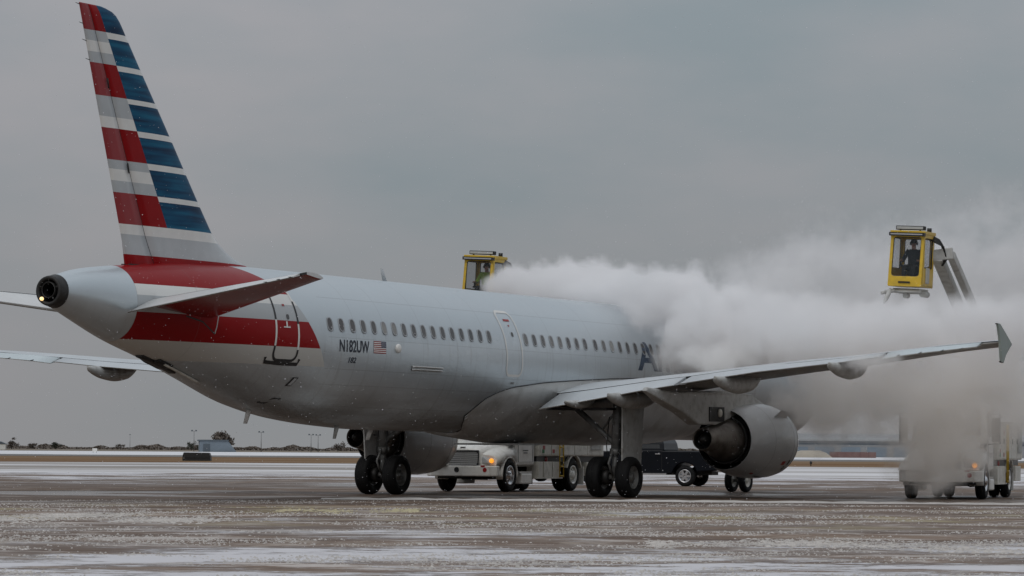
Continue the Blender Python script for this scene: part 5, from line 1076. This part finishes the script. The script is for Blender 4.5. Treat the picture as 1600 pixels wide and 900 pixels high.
#PART5
# ------------------------------------------------------------------ steam from the hot deicing fluid
def steam():
    vol = bpy.data.volumes.new('steam_cloud'); o = bpy.data.objects.new('steam_cloud', vol); COL.objects.link(o)
    ng_ = bpy.data.node_groups.new('steam_density', 'GeometryNodeTree'); ng_.interface.new_socket('Geometry', in_out='INPUT', socket_type='NodeSocketGeometry'); ng_.interface.new_socket('Geometry', in_out='OUTPUT', socket_type='NodeSocketGeometry')
    g = N(ng_); gi = g.n('NodeGroupInput'); go = g.n('NodeGroupOutput'); pos = g.n('GeometryNodeInputPosition').outputs[0]
    wn = g.n('ShaderNodeTexNoise'); ng_.links.new(pos, wn.inputs['Vector']); wn.inputs['Scale'].default_value = .55; wn.inputs['Detail'].default_value = 3
    wv = g.n('ShaderNodeVectorMath', operation='MULTIPLY_ADD'); ng_.links.new(wn.outputs['Color'], wv.inputs[0]); wv.inputs[1].default_value = (1.1, 1.1, 1.1); 
    sub = g.n('ShaderNodeVectorMath', operation='SUBTRACT'); ng_.links.new(pos, sub.inputs[0]); sub.inputs[1].default_value = (.55, .55, .55); ng_.links.new(sub.outputs[0], wv.inputs[2]); P = wv.outputs[0]
    def field(blobs, amp, amp2, thr, gain, cap, scale, power=1., amp3=1.0):
        acc = None
        for px, py, d, rx, ry, rz, k in blobs:
            c = W(px, py, d); f = d / 5877.7
            s1 = g.n('ShaderNodeVectorMath', operation='SUBTRACT'); ng_.links.new(P, s1.inputs[0]); s1.inputs[1].default_value = c
            s2 = g.n('ShaderNodeVectorMath', operation='MULTIPLY'); ng_.links.new(s1.outputs[0], s2.inputs[0]); s2.inputs[1].default_value = (1 / (rx * f), 1 / ry, 1 / (rz * f))
            s3 = g.n('ShaderNodeVectorMath', operation='LENGTH'); ng_.links.new(s2.outputs[0], s3.inputs[0])
            v = g.m('MULTIPLY', g.m('SUBTRACT', 1.25, s3.outputs['Value']), k)
            acc = v if acc is None else g.m('SMOOTH_MAX', acc, v, .12)
        acc = g.m('MINIMUM', acc, .9)
        e = g.m('ADD', acc, g.m('MULTIPLY', g.m('SUBTRACT', g.noise(pos, scale, 9, .66), .5), amp)); e = g.m('ADD', e, g.m('MULTIPLY', g.m('SUBTRACT', g.noise(pos, scale * 3.2, 6, .68), .5), amp2))
        vo = g.n('ShaderNodeTexVoronoi'); ng_.links.new(P, vo.inputs['Vector']); vo.inputs['Scale'].default_value = scale * 1.7; vo.inputs['Detail'].default_value = 3.; vo.inputs['Roughness'].default_value = .6; vo.inputs['Lacunarity'].default_value = 2.2
        e = g.m('ADD', e, g.m('MULTIPLY', g.m('SUBTRACT', 1.10, vo.outputs['Distance']), amp3))
        return g.m('MINIMUM', g.m('MULTIPLY', g.m('POWER', g.m('MAXIMUM', g.m('SUBTRACT', e, thr), 0.), power), gain), cap)
    den = field(PLUME, 2.2, .6, .20, 6.0, 2.4, .6, 1., .75)
    den = g.m('ADD', den, field(OVERWING, 2.4, .8, .20, 3.2, 1.4, .6, 1.1, .9))
    den = g.m('ADD', den, field(VEIL, 3.0, .9, .16, .75, .42, .5, 1.2, 1.0))
    den = g.m('ADD', den, field(UNDER, 2.8, 1.0, .16, 2.6, 1.5, .6, 1.2, 1.0))
    vc = g.n('GeometryNodeVolumeCube'); ng_.links.new(den, vc.inputs['Density']); vc.inputs['Min'].default_value = (-3, 98, 0.02); vc.inputs['Max'].default_value = (22, 128, 10.5)
    for k, r in zip(('X', 'Y', 'Z'), (230, 210, 112)): vc.inputs['Resolution ' + k].default_value = r
    sm = g.n('GeometryNodeSetMaterial'); sm.inputs['Material'].default_value = M['steam']; ng_.links.new(vc.outputs[0], sm.inputs[0]); ng_.links.new(sm.outputs[0], go.inputs[0])
    md = o.modifiers.new('steam', 'NODES'); md.node_group = ng_; vol.materials.append(M['steam'])
    return tag(o, 'billowing white steam over the fuselage and the right wing', 'steam', kind='stuff')
sm_, st_, _b = node_mat('steam'); st_.nodes.clear(); g = N(st_); out = g.n('ShaderNodeOutputMaterial'); pv = g.n('ShaderNodeVolumePrincipled')
pv.inputs['Color'].default_value = (.995, .99, .99, 1); pv.inputs['Density'].default_value = .8; pv.inputs['Anisotropy'].default_value = .1; gz = g.n('ShaderNodeSeparateXYZ'); st_.links.new(g.n('ShaderNodeNewGeometry').outputs['Position'], gz.inputs[0]); st_.links.new(g.mix(g.step(gz.outputs[2], 2.6, 5.2), (.985, .962, .932, 1), (.995, .988, .99, 1)), pv.inputs['Color']); st_.links.new(pv.outputs[0], out.inputs['Volume']); M['steam'] = sm_
# spots (photo px, px, distance) with radii (px, m, px) and strength: read off the photograph
PLUME = [(806, 446, 119, 44, 2.6, 22, 1.0), (868, 450, 118, 70, 3.5, 34, 1.0), (950, 458, 117, 85, 4, 38, 1.0), (1035, 472, 116, 90, 5, 44, 1.0), (1094, 545, 112.5, 64, 2.2, 44, 1.0), (1130, 505, 112, 95, 5, 52, 1.0), (1165, 558, 108.5, 100, 2.0, 28, 1.0)]
OVERWING = [(1230, 515, 109, 110, 5, 56, 1.0), (1290, 545, 106.8, 120, 2.2, 32, 1.0), (1330, 520, 108, 100, 4, 46, 1.0), (1430, 522, 106.5, 110, 4, 42, 1.0), (1545, 512, 105.5, 110, 4, 46, 1.0), (1409, 478, 110.3, 9, .35, 30, 1.1), (1372, 566, 99.4, 46, 1.2, 15, .85), (1460, 549, 97.6, 50, 1.1, 13, .75)]
VEIL = [(1215, 445, 116, 90, 4, 48, 1.0), (1320, 412, 118, 90, 4, 60, 1.0), (1430, 430, 120, 130, 4, 78, 1.0), (1560, 420, 120, 120, 5, 92, 1.0), (1400, 490, 117, 200, 4, 50, 1.0)]
UNDER = [(1462, 655, 106.2, 80, 1.7, 58, 1.1), (1440, 700, 106.2, 60, 1.6, 50, 1.0), (1310, 625, 110, 90, 3, 52, .9), (1420, 610, 107.5, 100, 2.8, 60, 1.0), (1530, 600, 107, 100, 3, 58, 1.0), (1475, 690, 106.4, 85, 1.9, 50, 1.0), (1530, 655, 106.4, 85, 1.9, 48, 1.0), (1462, 742, 106.6, 50, 1.6, 32, .9), (1590, 640, 106, 50, 2.2, 62, .9)]
steam()

# ------------------------------------------------------------------ falling snow
fm, ft_n, fb_n = node_mat('snowflake'); ft_n.nodes.remove(fb_n); g = N(ft_n); d1 = g.n('ShaderNodeBsdfDiffuse'); d2 = g.n('ShaderNodeBsdfTranslucent'); ms = g.n('ShaderNodeMixShader'); d1.inputs[0].default_value = d2.inputs[0].default_value = (.92, .92, .94, 1); ft_n.links.new(d1.outputs[0], ms.inputs[1]); ft_n.links.new(d2.outputs[0], ms.inputs[2]); ft_n.links.new(ms.outputs[0], ft_n.nodes['Material Output'].inputs[0]); M['flake'] = fm
nf = 24000; rr = RNG; c = np.stack([rr.uniform(-17, 19, nf), rr.uniform(7, 98, nf), rr.uniform(.02, 13.5, nf)], 1)
rad = rr.uniform(.0012, .0032, nf) * np.clip(c[:, 1] / 26, .5, 2.2)
oc = np.array([(1, 0, 0), (-1, 0, 0), (0, 1, 0), (0, -1, 0), (0, 0, 1), (0, 0, -1)], float); of = np.array([(0, 2, 4), (2, 1, 4), (1, 3, 4), (3, 0, 4), (2, 0, 5), (1, 2, 5), (3, 1, 5), (0, 3, 5)])
V = (c[:, None, :] + oc[None] * rad[:, None, None] * rr.uniform(.6, 1.3, (nf, 1, 3))).reshape(-1, 3); F = (of[None] + 6 * np.arange(nf)[:, None, None]).reshape(-1, 3)
me = bpy.data.meshes.new('falling_snow'); me.vertices.add(len(V)); me.vertices.foreach_set('co', V.ravel()); me.loops.add(F.size); me.loops.foreach_set('vertex_index', F.ravel().astype(np.int32)); me.polygons.add(len(F)); me.polygons.foreach_set('loop_start', np.arange(0, F.size, 3, dtype=np.int32))
me.update(calc_edges=True); me.materials.append(M['flake']); fo = bpy.data.objects.new('falling_snow', me); COL.objects.link(fo); tag(fo, 'light snow falling through the air', 'snow', kind='stuff')
